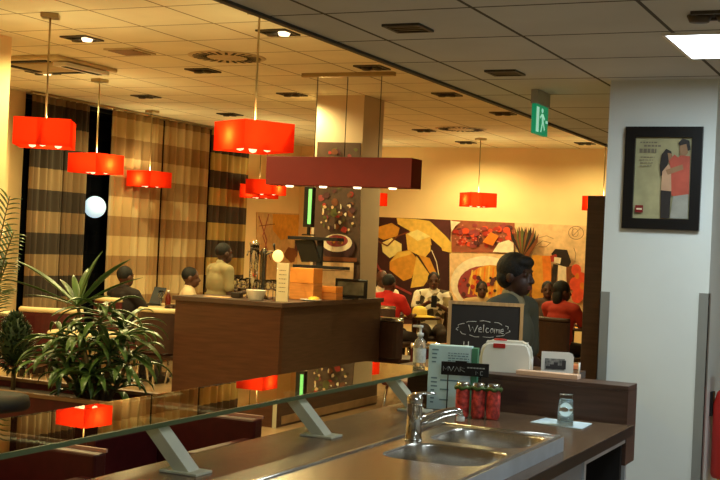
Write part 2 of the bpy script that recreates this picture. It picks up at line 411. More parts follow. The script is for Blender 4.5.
pp = Print('pillar_poster', 'tall food poster wrapped on the front of the bar pillar', 'poster', 'Y', 10.939, -1)
pp.back([(318, 142), (361, 143), (360, 296), (312, 294)], ink('dark_olive', (86, 62, 46)))
for k in range(50): pp.circ([i_br, i_dk, i_gn, i_pu, i_red, i_berry][k % 6], random.uniform(321, 357), random.uniform(147, 232), random.uniform(1.5, 4), None, 7, 0.3)
for k in range(26): pp.circ([i_wh, i_be, i_gn][k % 3], random.uniform(322, 356), random.uniform(205, 230), random.uniform(0.6, 1.6), random.uniform(0.8, 2.6), 6, 0.3)
pp.circ(i_dk, 340, 247, 17, 13, 20); pp.circ(i_wh, 339, 243, 15, 9, 20); pp.circ(i_berry, 339, 241, 11, 6, 16)
for k in range(14): pp.circ([i_or, i_red, i_br][k % 3], random.uniform(331, 347), random.uniform(237, 244), 1.5, None, 6)
pp.add(i_br, [(314, 256), (359, 258), (359, 262), (314, 260)])
pp.add(i_be, [(322, 262), (356, 263), (355, 292), (321, 291)]); pp.line(i_gr, [(324, 270), (352, 271)], 0.8)
pp.done()

lp = Print('recipe_poster', 'pale poster with line drawings on left wall beyond the curtains', 'poster', 'X', XW + 0.001, 1)
lp.back([(256, 212), (303, 214), (303, 290), (256, 290)], ink('pale_beige', (206, 164, 110)))
lp.add(i_or, [(272, 214), (303, 215), (303, 236), (280, 240), (272, 230)])
lp.line(i_berry, [(258, 216), (266, 240), (262, 262)], 1.0); lp.line(i_berry, [(268, 214), (262, 236), (270, 260)], 0.8); lp.line(i_br, [(258, 226), (274, 224)], 0.8)
lp.circ(i_br, 290, 254, 6, 7, 12, 0.3); lp.circ(i_pu, 298, 246, 5, 6, 10, 0.2)
lp.done()

# curtains on the left wall
XCU = -8.76
def curtain(label, y0, y1, mat, waves, amp=0.035):
    bm = new(); n = 70; zs = [0.04, 0.8, 1.6, 2.4, ZC - 0.035]
    g = [[bm.verts.new((XCU + amp * math.sin(2 * PI * waves * k / n) * (1.0 if z < 2.9 else 0.7) + 0.012 * math.sin(9.0 * k / n * waves), y0 + (y1 - y0) * k / n, z)) for z in zs] for k in range(n + 1)]
    for k in range(n):
        for j in range(len(zs) - 1):
            bm.faces.new((g[k][j], g[k + 1][j], g[k + 1][j + 1], g[k][j + 1])).smooth = True
    o = obj('curtain', bm, mat, recalc=False)
    md = o.modifiers.new('cloth', 'SOLIDIFY'); md.thickness = 0.005
    return tag(o, label, 'curtain', 'patchwork curtains along the left wall')
def cy(px): return at(px, 210, X=XCU).y
c_dk = curtain_mat('dark_patchwork', (58, 48, 40), (140, 116, 84), 0, (190, 170, 150))
c_lt = curtain_mat('tan_patchwork', (208, 184, 138), (164, 132, 92), 0, (224, 206, 180))
c_lt2 = curtain_mat('tan_patchwork_wide', (202, 178, 134), (160, 128, 88), 0, (214, 192, 160))
c_rt = curtain_mat('brown_gold_patchwork', (64, 50, 38), (172, 142, 76), 0, (200, 180, 150))
curtain('near-black and brown banded curtain nearest the left pillar', cy(27), cy(60), c_dk, 5)
curtain('near-black and brown banded curtain beside the glowing round lamp', cy(61), cy(86), c_dk, 4)
curtain('pale tan patchwork curtain just right of the glowing round lamp', cy(108), cy(160), c_lt, 6)
curtain('pale tan patchwork curtain behind the standing waiter in khaki', cy(161), cy(207), c_lt2, 6)
curtain('dark brown and gold checked curtain at the far end', cy(208), cy(247), c_rt, 6)
bm = new(); tube(bm, [(XCU, cy(26), ZC - 0.02), (XCU, cy(248), ZC - 0.02)], 0.015, 8)
tag(obj('curtain_rail', bm, m_brass), 'long thin curtain rail under the warm ceiling', 'curtain rail')
# street lamp globe seen through the gap
gl = at(95, 207, X=XCU + 0.0)
t = thing('globe_lamp', 'round white glowing globe lamp in the dark curtain gap', 'lamp', (gl.x, gl.y, gl.z))
bm = new(); sphere(bm, (0, 0, 0), 0.125, seg=24, rings=16); obj('globe', bm, EM('globe_glow', (196, 228, 244), 0.8), t)
bm = new(); tube(bm, [(-0.12, 0, 0), (XW - gl.x, 0, 0)], 0.02); lathe(bm, [(0.0, 0), (0.05, 0), (0.05, 0.01), (0, 0.01)], 12, o=(XW - gl.x + 0.002, 0, 0)); obj('arm', bm, m_black, t)

# ------------------------------------------------------------------ pendant lamps
def pendant(label, x, y, D, theta, hot=(0, -1)):
    p = at(x, y, D=D); p.z = 2.26
    phi = math.atan2(p.y, p.x)
    t = thing('pendant_lamp', label, 'lamp', (p.x, p.y, ZC), phi - PI / 2 - math.radians(theta), 'red pendant lamps')
    zb, zt, s, w = 2.162 - ZC, 2.346 - ZC, 0.186, 0.006
    bm = new()
    cs_ = [(-s, -s), (s, -s), (s, s), (-s, s)]
    lo_ = [bm.verts.new((x_, y_, zb)) for x_, y_ in cs_]; hi_ = [bm.verts.new((x_, y_, zt)) for x_, y_ in cs_]
    for k in range(4): bm.faces.new((lo_[k], lo_[(k + 1) % 4], hi_[(k + 1) % 4], hi_[k]))
    obj('lamp_shade', bm, m_shade, t)
    bm = new(); tube(bm, [(0, 0, zt - 0.04), (0, 0, -0.02)], 0.007); obj('rod', bm, m_brass, t)
    bm = new(); box(bm, (-0.06, -0.06, -0.03), (0.06, 0.06, 0), bevel=0.004); obj('canopy', bm, m_brass, t)
    bm = new()
    for k in range(3):
        a = PI * 2 * k / 3 - PI / 2; tube(bm, [(0, 0, zt - 0.04), (0.1 * math.cos(a), 0.1 * math.sin(a), zt - 0.045)], 0.008)
    tube(bm, [(-s + w, 0, zt - 0.04), (s - w, 0, zt - 0.04)], 0.004); tube(bm, [(0, -s + w, zt - 0.04), (0, s - w, zt - 0.04)], 0.004)
    obj('spider_frame', bm, m_brass, t)
    for k in range(3):
        a = PI * 2 * k / 3 - PI / 2
        bm = new(); lathe(bm, [(0, -0.187), (0.02, -0.18), (0.028, -0.16), (0.024, -0.135), (0.012, -0.11), (0.012, -0.045), (0, -0.045)], 12, o=(0.1 * math.cos(a), 0.1 * math.sin(a), zt))
        obj('bulb', bm, m_bulb, t)
    lamp('pendant_light', (hot[0] * 0.142, hot[1] * 0.142, zt - 0.095), P_PENDANT, WARM, size=0.025, parent=t)
    lamp('pendant_uplight', (0.03, 0.03, zt - 0.02), P_UP, WARM, 'SPOT', 0.03, t, math.radians(165), (PI, 0, 0))
    return t
pendant('largest red box pendant lamp, beside the left pillar', 45, 133, 8.37, 7, (0, 1))
pendant('red box pendant lamp before the dark curtains, above the tall plant', 96, 163, 11.8, 45, (1, 0))
pendant('red box pendant lamp turned corner-on, left of the long red lamp', 254, 136, 7.88, 58)
pendant('small red box pendant lamp in front of the tan curtains', 149, 183, 14.55, 42)
pendant('small red box pendant lamp on the beige wall above the mural', 478, 201, 16.2, 66)
pendant('small red box pendant lamp, upper of the pair near the long lamp', 266, 188, 15.3, 30, (1, 0))
pendant('small red box pendant lamp, lower and farther of the overlapping pair', 259, 196, 16.7, 44)
pendant('red box pendant lamp half hidden behind the bar pillar', 369, 200, 17.6, 40)
pendant('red box pendant lamp half hidden behind the dark wood partition', 603, 204, 15.6, 40)

# long red box lamp above the bar
YL = 9.5
a = at(269, 173, Y=YL); b = at(420, 173, Y=YL)
t = thing('linear_lamp', 'long dark red box lamp hanging above the bar', 'lamp', ((a.x + b.x) / 2, YL, ZC))
hw = (b.x - a.x) / 2 - 0.03; zt, zb = at(345, 158, Y=YL).z - ZC, at(345, 187, Y=YL).z - ZC
bm = new(); box(bm, (-hw, -0.11, zb), (hw, 0.11, zt), bevel=0.004); obj('housing', bm, m_redlac, t)
for k in range(4):
    bm = new(); lathe(bm, [(0, -0.014), (0.03, -0.014), (0.036, 0.0), (0, 0.0)], 16, o=(-hw + 0.2 + k * (2 * hw - 0.4) / 3, -0.03, zb)); obj('spotlight', bm, m_down, t)
    lamp('bar_spot', (-hw + 0.2 + k * (2 * hw - 0.4) / 3, -0.03, zb - 0.05), 7, WARM, 'SPOT', 0.03, t, math.radians(110))
ra, rb = at(303, 72, Y=YL).x - t.location.x, at(395, 72, Y=YL).x - t.location.x
bm = new(); box(bm, (ra, -0.03, -0.035), (rb, 0.03, 0), bevel=0.004); obj('ceiling_rail', bm, m_brass, t)
for wx in (ra + 0.15, (ra + rb) / 2 + 0.0, rb - 0.12):
    bm = new(); tube(bm, [(wx, 0, zt), (wx, 0, -0.03)], 0.004, 6); obj('wire', bm, m_vent, t)

# ------------------------------------------------------------------ ceiling fittings
def downlight(label, x, y, z, lit=True, sx=0.118, power=None, color=WARM):
    p = at(x, y, Z=z)
    t = thing('downlight', label, 'ceiling light', (p.x, p.y, z), 0, 'recessed square ceiling lights')
    bm = new()
    for lo, hi in (((-sx, -sx), (sx, -sx + .02)), ((-sx, sx - .02), (sx, sx)), ((-sx, -sx + .02), (-sx + .02, sx - .02)), ((sx - .02, -sx + .02), (sx, sx - .02))):
        box(bm, (*lo, -0.012), (*hi, 0))
    obj('frame', bm, m_vent, t)
    bm = new(); box(bm, (-sx + .02, -sx + .02, -0.005), (sx - .02, sx - .02, 0)); obj('recess', bm, m_ventd, t)
    for k in (-1, 1):
        bm = new(); lathe(bm, [(0, -0.03), (0.035, -0.028), (0.045, -0.005), (0, -0.005)], 14, o=(k * 0.05, 0, 0)); obj('reflector_lamp', bm, m_down if label.startswith('lit') and k > 0 else m_vent, t)
    if lit: lamp('downlight_spot', (0, 0, -0.06), power or P_DOWN, color, 'SPOT', 0.05, t, math.radians(168))
    return t
downlight('lit square ceiling downlight right of the largest pendant rod', 82, 38, ZC)
downlight('lit square ceiling downlight beneath the ceiling cassette, over the dark curtains', 43, 72, ZC)
downlight('dark square ceiling downlight above the corner-on pendant, left of its rod', 203, 70, ZC)
downlight('dark square ceiling downlight over the tan curtains', 146, 96, ZC, True)
downlight('lit square ceiling downlight next to the grey ceiling edge, above the corner-on pendant', 278, 32, ZC)
downlight('dark square ceiling downlight touching the grey ceiling edge, near the lamp rail', 372, 67, ZC, False)
downlight('dark square ceiling downlight left of the bar pillar top', 292, 94, ZC, True)
downlight('dark square ceiling downlight just above the corner-on pendant shade', 230, 114, ZC, False)
downlight('dark square ceiling downlight right of the bar pillar', 424, 130, ZC, True)
downlight('dark square ceiling downlight along the grey ceiling edge, left of the exit sign', 447, 94, ZC, False)
downlight('dark square ceiling downlight nearest the exit sign', 503, 113, ZC, True, power=80)
downlight('dark square ceiling downlight above the small pendant at the mural', 466, 142, ZC, True)
downlight('dark square ceiling downlight at the far corner beside the white column', 585, 143, ZC, True, power=55)
# lights of the warm room outside the view
for k, (x, y) in enumerate(((-4.2, 2.5), (-6.8, 3.0), (-4.2, 5.4), (-7.4, 6.0))):
    t = thing('downlight', 'square ceiling downlight out of view over the left seating area', 'ceiling light', (x, y, ZC), 0, 'recessed square ceiling lights')
    bm = new(); box(bm, (-0.15, -0.15, -0.012), (0.15, 0.15, 0)); obj('frame', bm, m_vent, t)
    bm = new(); lathe(bm, [(0, -0.03), (0.05, -0.028), (0.06, -0.012), (0, -0.012)], 14); obj('reflector_lamp', bm, m_down, t)
    lamp('downlight_spot', (0, 0, -0.06), P_DOWN, WARM, 'SPOT', 0.05, t, math.radians(168))

def diffuser(label, x, y, z, r):
    p = at(x, y, Z=z); t = thing('air_diffuser', label, 'air vent', (p.x, p.y, z), 0, 'round ceiling air diffusers')
    bm = new(); lathe(bm, [(0, -0.006), (r, -0.006), (r + 0.02, 0), (0, 0)], 32); obj('plate', bm, M('diffuser_paint', (196, 176, 136), 0.6), t)
    bm = new()
    for k in range(24):
        a = 2 * PI * k / 24
        box(bm, (r * 0.55, -0.012, -0.009), (r * 0.93, 0.012, -0.006), mat=Matrix.Rotation(a, 4, 'Z'))
    obj('slot_ring', bm, m_ventd, t)
diffuser('round slotted air diffuser near the grey ceiling edge', 227, 57, ZC, 0.3)
diffuser('round slotted air diffuser on ceiling beyond the bar pillar', 461, 129, ZC, 0.3)
p = at(130, 51, Z=ZC); t = thing('air_grille', 'square louvred air grille beside the lit downlight', 'air vent', (p.x, p.y, ZC))
bm = new(); box(bm, (-0.15, -0.15, -0.012), (0.15, 0.15, 0)); obj('frame', bm, M('diffuser_paint', (196, 176, 136), 0.6), t)
for k in range(6):
    bm = new(); box(bm, (-0.12, -0.13 + k * 0.045, -0.018), (0.12, -0.105 + k * 0.045, -0.012)); obj('louvre', bm, M('louvre_paint', (140, 116, 78), 0.5), t)
# cassette air conditioner
p = at(50, 63, Z=ZC); t = thing('ceiling_cassette', 'large square air conditioning cassette on the ceiling at far left', 'air conditioner', (p.x, p.y, ZC))
bm = new(); box(bm, (-0.42, -0.42, -0.035), (0.42, 0.42, 0), bevel=0.01); obj('cover', bm, M('cassette_paint', (206, 186, 146), 0.5), t)
bm = new(); box(bm, (-0.24, -0.24, -0.045), (0.24, 0.24, -0.035)); obj('intake_grille', bm, M('intake_paint', (178, 156, 112), 0.5), t)
for k in range(4):
    bm = new(); box(bm, (-0.25, 0.29, -0.043), (0.25, 0.36, -0.035), mat=Matrix.Rotation(k * PI / 2, 4, 'Z'))
    fl = obj('air_flap', bm, m_ventd, t)
bm = new(); box(bm, (0.28, -0.30, -0.075), (0.42, 0.30, -0.045)); fl = obj('open_flap', bm, m_white, t)
bm = new(); box(bm, (0.33, -0.25, -0.079), (0.38, 0.25, -0.0752)); obj('flap_slot', bm, m_ventd, fl)

def vent(label, x, y):
    p = at(x, y, Z=ZD); t = thing('ceiling_vent', label, 'air vent', (p.x, p.y, ZD), 0, 'dark vents in the grey ceiling')
    bm = new()
    for lo, hi in (((-.08, -.08), (.08, -.065)), ((-.08, .065), (.08, .08)), ((-.08, -.065), (-.065, .065)), ((.065, -.065), (.08, .065))): box(bm, (*lo, -0.01), (*hi, 0))
    obj('frame', bm, M('vent_frame_grey', (52, 52, 50), 0.5), t)
    bm = new(); box(bm, (-.065, -.065, -0.003), (.065, .065, 0)); obj('opening', bm, m_ventd, t)
    for k in range(3):
        bm = new(); box(bm, (-.065, -.046 + k * .037, -0.008), (.065, -.03 + k * .037, -0.003)); obj('slat', bm, m_vent, t)
vent('dark slatted vent in the grey ceiling, nearer the top', 408, 27)
vent('dark slatted vent in the grey ceiling, beside the exit sign', 505, 72)
# cool luminous panel in the grey ceiling + one behind the camera
def light_panel(label, x0, y0, on=True):
    t = thing('ceiling_light_panel', label, 'ceiling light', (x0 + 0.3, y0 + 0.3, ZD), 0, 'square white ceiling light panels')
    bm = new()
    for lo, hi in (((-.3, -.3), (.3, -.285)), ((-.3, .285), (.3, .3)), ((-.3, -.285), (-.285, .285)), ((.285, -.285), (.3, .285))): box(bm, (*lo, -0.009), (*hi, 0))
    obj('frame', bm, m_white, t)
    bm = new(); box(bm, (-.285, -.285, -0.008), (.285, .285, -0.001)); obj('diffuser', bm, m_panel, t)
    lamp('panel_light', (0, 0, -0.03), P_COOL, COOL, 'AREA', 0.5, t)
light_panel('bright white square light panel in the grey ceiling', -1.012, 4.82)
light_panel('white square light panel out of view over the near counter', -0.385, 1.8)
light_panel('white square light panel out of view to the right of the column', 1.415, 4.8)
light_panel('white square light panel out of view at the right, behind the camera', 1.415, 1.2)
p = at(713, 15, Z=ZD)
downlight('grey square downlight above the bright light panel', 714, 14, ZD, False, 0.07)

# exit sign
p = at(541, 92, Z=ZD); t = thing('exit_sign', 'green illuminated exit sign hanging from the grey ceiling', 'sign', (p.x, p.y, ZD))
bm = new(); box(bm, (-0.02, -0.115, -0.075), (0.02, 0.115, 0), bevel=0.003); obj('housing', bm, M('sign_housing', (170, 172, 164), 0.5), t)
bm = new(); box(bm, (-0.012, -0.115, -0.235), (0.012, 0.115, -0.075), bevel=0.002); obj('green_panel', bm, EM('exit_green', (16, 128, 84), 0.7), t)
bm = new(); X = 0.0135
def q(pts): prism(bm, [(X, y, z) for y, z in pts], (0.001, 0, 0))
q([(-0.115 + .01, -0.225), (-0.06, -0.225), (-0.06, -0.09), (-0.105, -0.09)])                       # door
q([(0.0 + 0.016 * math.cos(a * PI / 5), -0.103 + 0.013 * math.sin(a * PI / 5)) for a in range(10)])   # head
q([(-0.012, -0.12), (0.018, -0.12), (0.026, -0.165), (0.0, -0.17)])                                   # body
q([(-0.012, -0.122), (-0.006, -0.132), (-0.038, -0.15), (-0.043, -0.14)]); q([(0.016, -0.122), (0.05, -0.142), (0.046, -0.152), (0.018, -0.138)])
q([(0.0, -0.168), (0.014, -0.17), (-0.01, -0.222), (-0.024, -0.22)]); q([(0.014, -0.168), (0.027, -0.163), (0.056, -0.2), (0.047, -0.21)])
q([(0.065, -0.15), (0.105, -0.15), (0.105, -0.165), (0.065, -0.165)])
obj('running_man', bm, EM('exit_white', (176, 236, 206), 0.55), t)

# framed poster on the column
bm = new(); t = thing('framed_poster', 'black framed poster of a couple on the white column', 'picture', (-1.24, CY, 1.992))
hw_, hh = 0.1875, 0.252
for lo, hi in (((-hw_, -hh), (hw_, -hh + .052)), ((-hw_, hh - .052), (hw_, hh)), ((-hw_, -hh + .052), (-hw_ + .05, hh - .052)), ((hw_ - .05, -hh + .052), (hw_, hh - .052))):
    box(bm, (lo[0], -0.025, lo[1]), (hi[0], 0, hi[1]))
obj('frame', bm, m_black, t)
bm = new(); pm = []
def pmi(m):
    if m not in pm: pm.append(m)
    return pm.index(m)
box(bm, (-hw_ + .05, -0.006, -hh + .052), (hw_ - .05, 0, hh - .052), pmi(ink('poster_paper', (166, 160, 120))))
_lay = [0]
def pf(m, pts):
    _lay[0] += 1
    poly(bm, [(x * 0.1375, -0.0065 - 0.0003 * _lay[0], z * 0.2) for x, z in pts], pmi(m))
i_tan = ink('tan_skin', (150, 116, 84)); i_pgr = ink('poster_grey', (120, 112, 92)); i_pdk = ink('poster_dark', (46, 42, 40)); i_pred = ink('poster_red', (178, 84, 66)); i_pin = ink('poster_pink', (190, 152, 120))
for k, (a, b, z, h) in enumerate(((-0.85, -0.2, .86, .03), (-0.7, -0.1, .77, .045), (-0.85, -0.25, .62, .10), (-0.8, -0.3, .50, .02), (-0.85, -0.35, .43, .02), (-0.8, -0.35, .36, .02), (-0.82, -0.4, .29, .02))):
    x = a
    while x < b:
        w = random.uniform(0.05, 0.12); pf(i_pgr, [(x, z), (min(b, x + w), z), (min(b, x + w), z + h), (x, z + h)]); x += w + 0.03
pf(i_pdk, [(-.05, .58), (.1, .72), (.28, .66), (.34, .5), (.2, .4), (.12, .1), (-.05, .05), (-.1, .3)])
pf(i_tan, [(.16, .62), (.3, .6), (.34, .46), (.22, .38)])
pf(i_pin, [(.0, .16), (.2, .34), (.42, .2), (.36, -.32), (-.02, -.30)])
pf(i_pdk, [(-.02, -.3), (.34, -.32), (.32, -.98), (.0, -.98)])
pf(i_pdk, [(.52, .86), (.66, .98), (.9, .92), (.96, .7), (.82, .66), (.62, .76)])
pf(i_tan, [(.58, .8), (.8, .84), (.88, .62), (.7, .5), (.58, .62)])
pf(i_pred, [(.3, .3), (.6, .56), (.95, .54), (.97, -.38), (.7, -.48), (.36, -.42)])
pf(i_pred, [(.22, .42), (.4, .58), (.62, .46), (.5, .2), (.3, .22)])
pf(i_tan, [(.12, .2), (.7, .34), (.74, .22), (.2, .08)])
pf(ink('poster_denim', (150, 150, 140)), [(.42, -.44), (.95, -.38), (.96, -.98), (.34, -.98)])
pf(ink('logo_red', (128, 30, 28)), [(-.9, -.86), (-.62, -.86), (-.62, -.68), (-.9, -.68)])
pf(i_wh, [(-.86, -.79), (-.66, -.79), (-.66, -.75), (-.86, -.75)])
obj('print', bm, pm, t, recalc=False)

# fire extinguisher on the column's far face
t = thing('fire_extinguisher', 'red fire extinguisher hung on the side of the white column', 'fire extinguisher', (CX1 + 0.085, CY + 0.2, 0.53))
bm = new(); lathe(bm, [(0, 0), (0.065, 0), (0.072, 0.02), (0.072, 0.36), (0.055, 0.42), (0.025, 0.45), (0.025, 0.47), (0, 0.47)], 20); obj('cylinder_body', bm, m_redcap, t)
bm = new(); box(bm, (-0.015, -0.06, 0.47), (0.015, 0.05, 0.5)); box(bm, (-0.012, -0.09, 0.515), (0.012, 0.05, 0.53)); box(bm, (-0.012, 0.03, 0.5), (0.012, 0.05, 0.516)); obj('handle', bm, m_black, t)
bm = new(); tube(bm, [(0.0, -0.06, 0.485), (0.04, -0.1, 0.46), (0.05, -0.09, 0.3), (0.05, -0.085, 0.16)], 0.011); obj('hose', bm, m_black, t)
bm = new(); box(bm, (-0.085, -0.03, 0.3), (-0.07, 0.03, 0.42)); obj('wall_bracket', bm, m_black, t)

# dark wood partition left of the column
a = at(583, 300, Y=6.95)
bm = new(); box(bm, (a.x, 6.95, 0), (a.x + 0.6, 7.05, 1.94), bevel=0.004)
tag(obj('wood_partition', bm, m_walnut_d), 'tall dark brown wooden partition left of the white column', 'partition')

# ------------------------------------------------------------------ near counter with sink
WX0, WX1, WY0, WY1, WZ = -2.15, -1.12, 0.9, 5.12, 0.9
t = thing('sink_counter', 'long brown counter with inset sink under the glass shelf', 'counter', (0, 0, 0))
def plate_with_holes(bm, x0, x1, y0, y1, z, holes, cs=10):
    edges = []
    def loop(pts):
        vs = [bm.verts.new((x, y, z)) for x, y in pts]
        for k in range(len(vs)): edges.append(bm.edges.new((vs[k], vs[(k + 1) % len(vs)])))
        return vs
    outer = loop([(x0, y0), (x1, y0), (x1, y1), (x0, y1)])
    hl = [loop(h) for h in holes]
    bmesh.ops.triangle_fill(bm, use_beauty=True, use_dissolve=False, edges=edges)
    return outer, hl
def rrect(x0, x1, y0, y1, r, n=6):
    pts = []
    for cx, cy_, a0 in ((x1 - r, y0 + r, -90), (x1 - r, y1 - r, 0), (x0 + r, y1 - r, 90), (x0 + r, y0 + r, 180)):
        for k in range(n + 1):
            a = math.radians(a0 + 90 * k / n); pts.append((cx + r * math.cos(a), cy_ + r * math.sin(a)))
    return pts
SX0, SX1, SY0, SY1, SH = -1.64, -1.175, 1.7, 4.27, 0.052
B1 = (-1.555, -1.21, 3.87, 4.22); B2 = (-1.55, -1.21, 3.46, 3.81)
bm = new()
hole = rrect(-1.58, -1.2, 3.44, 4.24, 0.05)
o1, h1 = plate_with_holes(bm, WX0, WX1, WY0, WY1, WZ, [hole])
o2, h2 = plate_with_holes(bm, WX0, WX1, WY0, WY1, WZ - 0.04, [hole])
for a, b in ((o1, o2), (h1[0], h2[0])):
    for k in range(len(a)): bm.faces.new((a[k], a[(k + 1) % len(a)], b[(k + 1) % len(b)], b[k]))
obj('worktop', bm, m_top, t)
bm = new(); box(bm, (WX1, WY0, WZ - 0.041), (WX1 + 0.003, WY1, WZ - 0.001)); obj('edge_band', bm, M('black_edging', (34, 32, 32), 0.4), t)
# carcass below: end panel, back panel, plinth, open niche
bm = new(); box(bm, (WX0 + 0.06, WY0, 0.0), (WX0 + 0.09, WY1, WZ - 0.04)); box(bm, (WX0 + 0.09, WY0, 0), (WX1 - 0.04, WY0 + 0.03, WZ - 0.04))
box(bm, (WX0 + 0.09, WY1 - 0.03, 0), (WX1 - 0.04, WY1, WZ - 0.04)); box(bm, (WX0 + 0.09, WY0 + 0.03, 0.08), (WX1 - 0.06, WY1 - 0.03, 0.1))
obj('carcass', bm, M('carcass_dark', (30, 29, 30), 0.6), t)
ny0, ny1 = at(584, 466, X=WX1 - 0.03).y, at(627, 441, X=WX1 - 0.03).y
bm = new(); box(bm, (WX1 - 0.06, WY0 + 0.03, 0.1), (WX1 - 0.035, ny0 - 0.002, WZ - 0.045)); obj('front_panel', bm, M('grey_laminate', (128, 134, 140), 0.45, noise=0.04), t)
bm = new(); x0, x1 = WX1 - 0.055, WX1 - 0.028
box(bm, (x0, ny0, 0.1), (x1, ny0 + 0.025, WZ - 0.045)); box(bm, (x0, ny1 - 0.03, 0.1), (x1, ny1, WZ - 0.045)); box(bm, (x0, ny0 + 0.025, WZ - 0.075), (x1, ny1 - 0.03, WZ - 0.045))
obj('niche_frame', bm, M('frame_silver', (176, 182, 188), 0.4, 0.2), t)

bm = new()
o1, hs = plate_with_holes(bm, SX0, SX1, SY0, SY1, WZ + SH, [rrect(*B1, 0.09, 7), rrect(*B2, 0.09, 7)])
for H, B in ((hs[0], B1), (hs[1], B2)):
    cx, cyy = (B[0] + B[1]) / 2, (B[2] + B[3]) / 2; prev = H
    for sc_, dz in ((0.985, -0.008), (0.96, -0.06), (0.93, -0.13), (0.8, -0.155), (0.2, -0.16)):
        ring = [bm.verts.new((cx + (v.co.x - cx) * sc_, cyy + (v.co.y - cyy) * sc_, WZ + SH + dz)) for v in H]
        for k in range(len(H)): bm.faces.new((prev[k], prev[(k + 1) % len(H)], ring[(k + 1) % len(H)], ring[k])).smooth = True
        prev = ring
    bm.faces.new(prev)
sink = obj('steel_sink', bm, m_steel, t)
for B in (B1, B2):
    bm = new(); lathe(bm, [(0, 0.004), (0.02, 0.004), (0.032, 0.002), (0.034, 0)], 16, o=((B[0] + B[1]) / 2, (B[2] + B[3]) / 2, WZ + SH - 0.159)); obj('drain', bm, m_chrome, sink)
bm = new()
for lo_, hi_ in (((SX0, SY0), (SX0 + .004, SY1)), ((SX1 - .004, SY0), (SX1, SY1)), ((SX0 + .004, SY1 - .004), (SX1 - .004, SY1)), ((SX0 + .004, SY0), (SX1 - .004, SY0 + .004))): box(bm, (*lo_, WZ + 0.0005), (*hi_, WZ + SH - 0.0003))
obj('apron', bm, M('side_lit_steel', (178, 184, 190), 0.5, 0.3), sink)  # bluish and less metallic than the sink: light from the right painted in
bm = new(); e_ = 0.012
tube(bm, [(SX0 + e_, SY0 + e_, WZ + SH), (SX0 + e_, SY1 - e_, WZ + SH)], 0.008, 8); tube(bm, [(SX1 - e_, SY0 + e_, WZ + SH), (SX1 - e_, SY1 - e_, WZ + SH)], 0.005, 8); tube(bm, [(SX0 + e_, SY1 - e_, WZ + SH), (SX1 - e_, SY1 - e_, WZ + SH)], 0.006, 8)
obj('raised_rim', bm, m_steel, sink)
# mixer tap
fx, fy, fz = -1.575, 3.84, WZ + SH
t = thing('mixer_tap', 'chrome single lever mixer tap beside the two sink bowls', 'tap', (fx, fy, fz))
bm = new(); lathe(bm, [(0, 0), (0.03, 0), (0.03, 0.006), (0.027, 0.01), (0.026, 0.11), (0.028, 0.114), (0.028, 0.14), (0.022, 0.15), (0, 0.152)], 24); obj('body', bm, m_chrome, t)
bm = new(); tube(bm, [(0.0, 0.0, 0.05), (0.04, 0.02, 0.07), (0.085, 0.045, 0.092), (0.12, 0.065, 0.102), (0.135, 0.073, 0.098), (0.138, 0.075, 0.082)], [0.018, 0.016, 0.014, 0.013, 0.012, 0.012], 12); obj('spout', bm, m_chrome, t)
bm = new(); lathe(bm, [(0, 0), (0.014, 0), (0.014, 0.014), (0, 0.014)], 14, o=(0.138, 0.075, 0.068)); obj('aerator', bm, m_white, t)
bm = new(); tube(bm, [(-0.01, 0, 0.15), (0.02, 0.012, 0.156), (0.062, 0.032, 0.158)], [0.012, 0.009, 0.006], 10, flat=0.6); obj('lever', bm, m_chrome, t)

# glass shelf on slanted brackets
GX0, GX1, GZ = -2.43, -2.05, 1.05
t = thing('glass_shelf', 'long clear glass shelf on slanted pale brackets above counter', 'shelf', (0, 0, 0))
bm = new(); box(bm, (GX1, 0.9, GZ - 0.015), (GX1 + 0.003, 5.28, GZ - 0.0005)); obj('polished_edge', bm, M('edge_green', (74, 86, 54), 0.35, noise=0.05), t)
bm = new(); box(bm, (GX0, 0.9, GZ - 0.015), (GX1, 5.28, GZ), bevel=0.0015); obj('glass_pane', bm, m_glass, t)
for k, y in enumerate((2.2, 3.1, 3.985, 4.87)):
    bm = new()
    prism(bm, [(-2.145, y - 0.03, GZ - 0.0155), (-2.09, y - 0.03, GZ - 0.0155), (-1.965, y - 0.03, WZ + 0.008), (-2.02, y - 0.03, WZ + 0.008)], (0, 0.06, 0))
    br = obj('bracket', bm, m_brack, t)
    bm = new(); box(bm, (-2.06, y - 0.045, WZ), (-1.93, y + 0.045, WZ + 0.008), bevel=0.002); obj('foot_plate', bm, m_brack, br)

# raised end panel of the counter
t = thing('counter_upstand', 'dark brown raised panel at the end of sink counter', 'counter panel', (0, 0, 0))
PY0, PY1, PZ = 5.122, 5.285, 1.06
bm = new(); box(bm, (-2.04, PY0, 0.73), (-1.145, PY1, PZ - 0.02)); box(bm, (-2.04, PY0, 0.0), (-1.35, PY1, 0.73)); obj('panel', bm, m_walnut_d, t)
bm = new(); box(bm, (-2.04, PY0, PZ - 0.0195), (-1.145, PY1, PZ), bevel=0.002); obj('cap', bm, m_walnut_d, t)

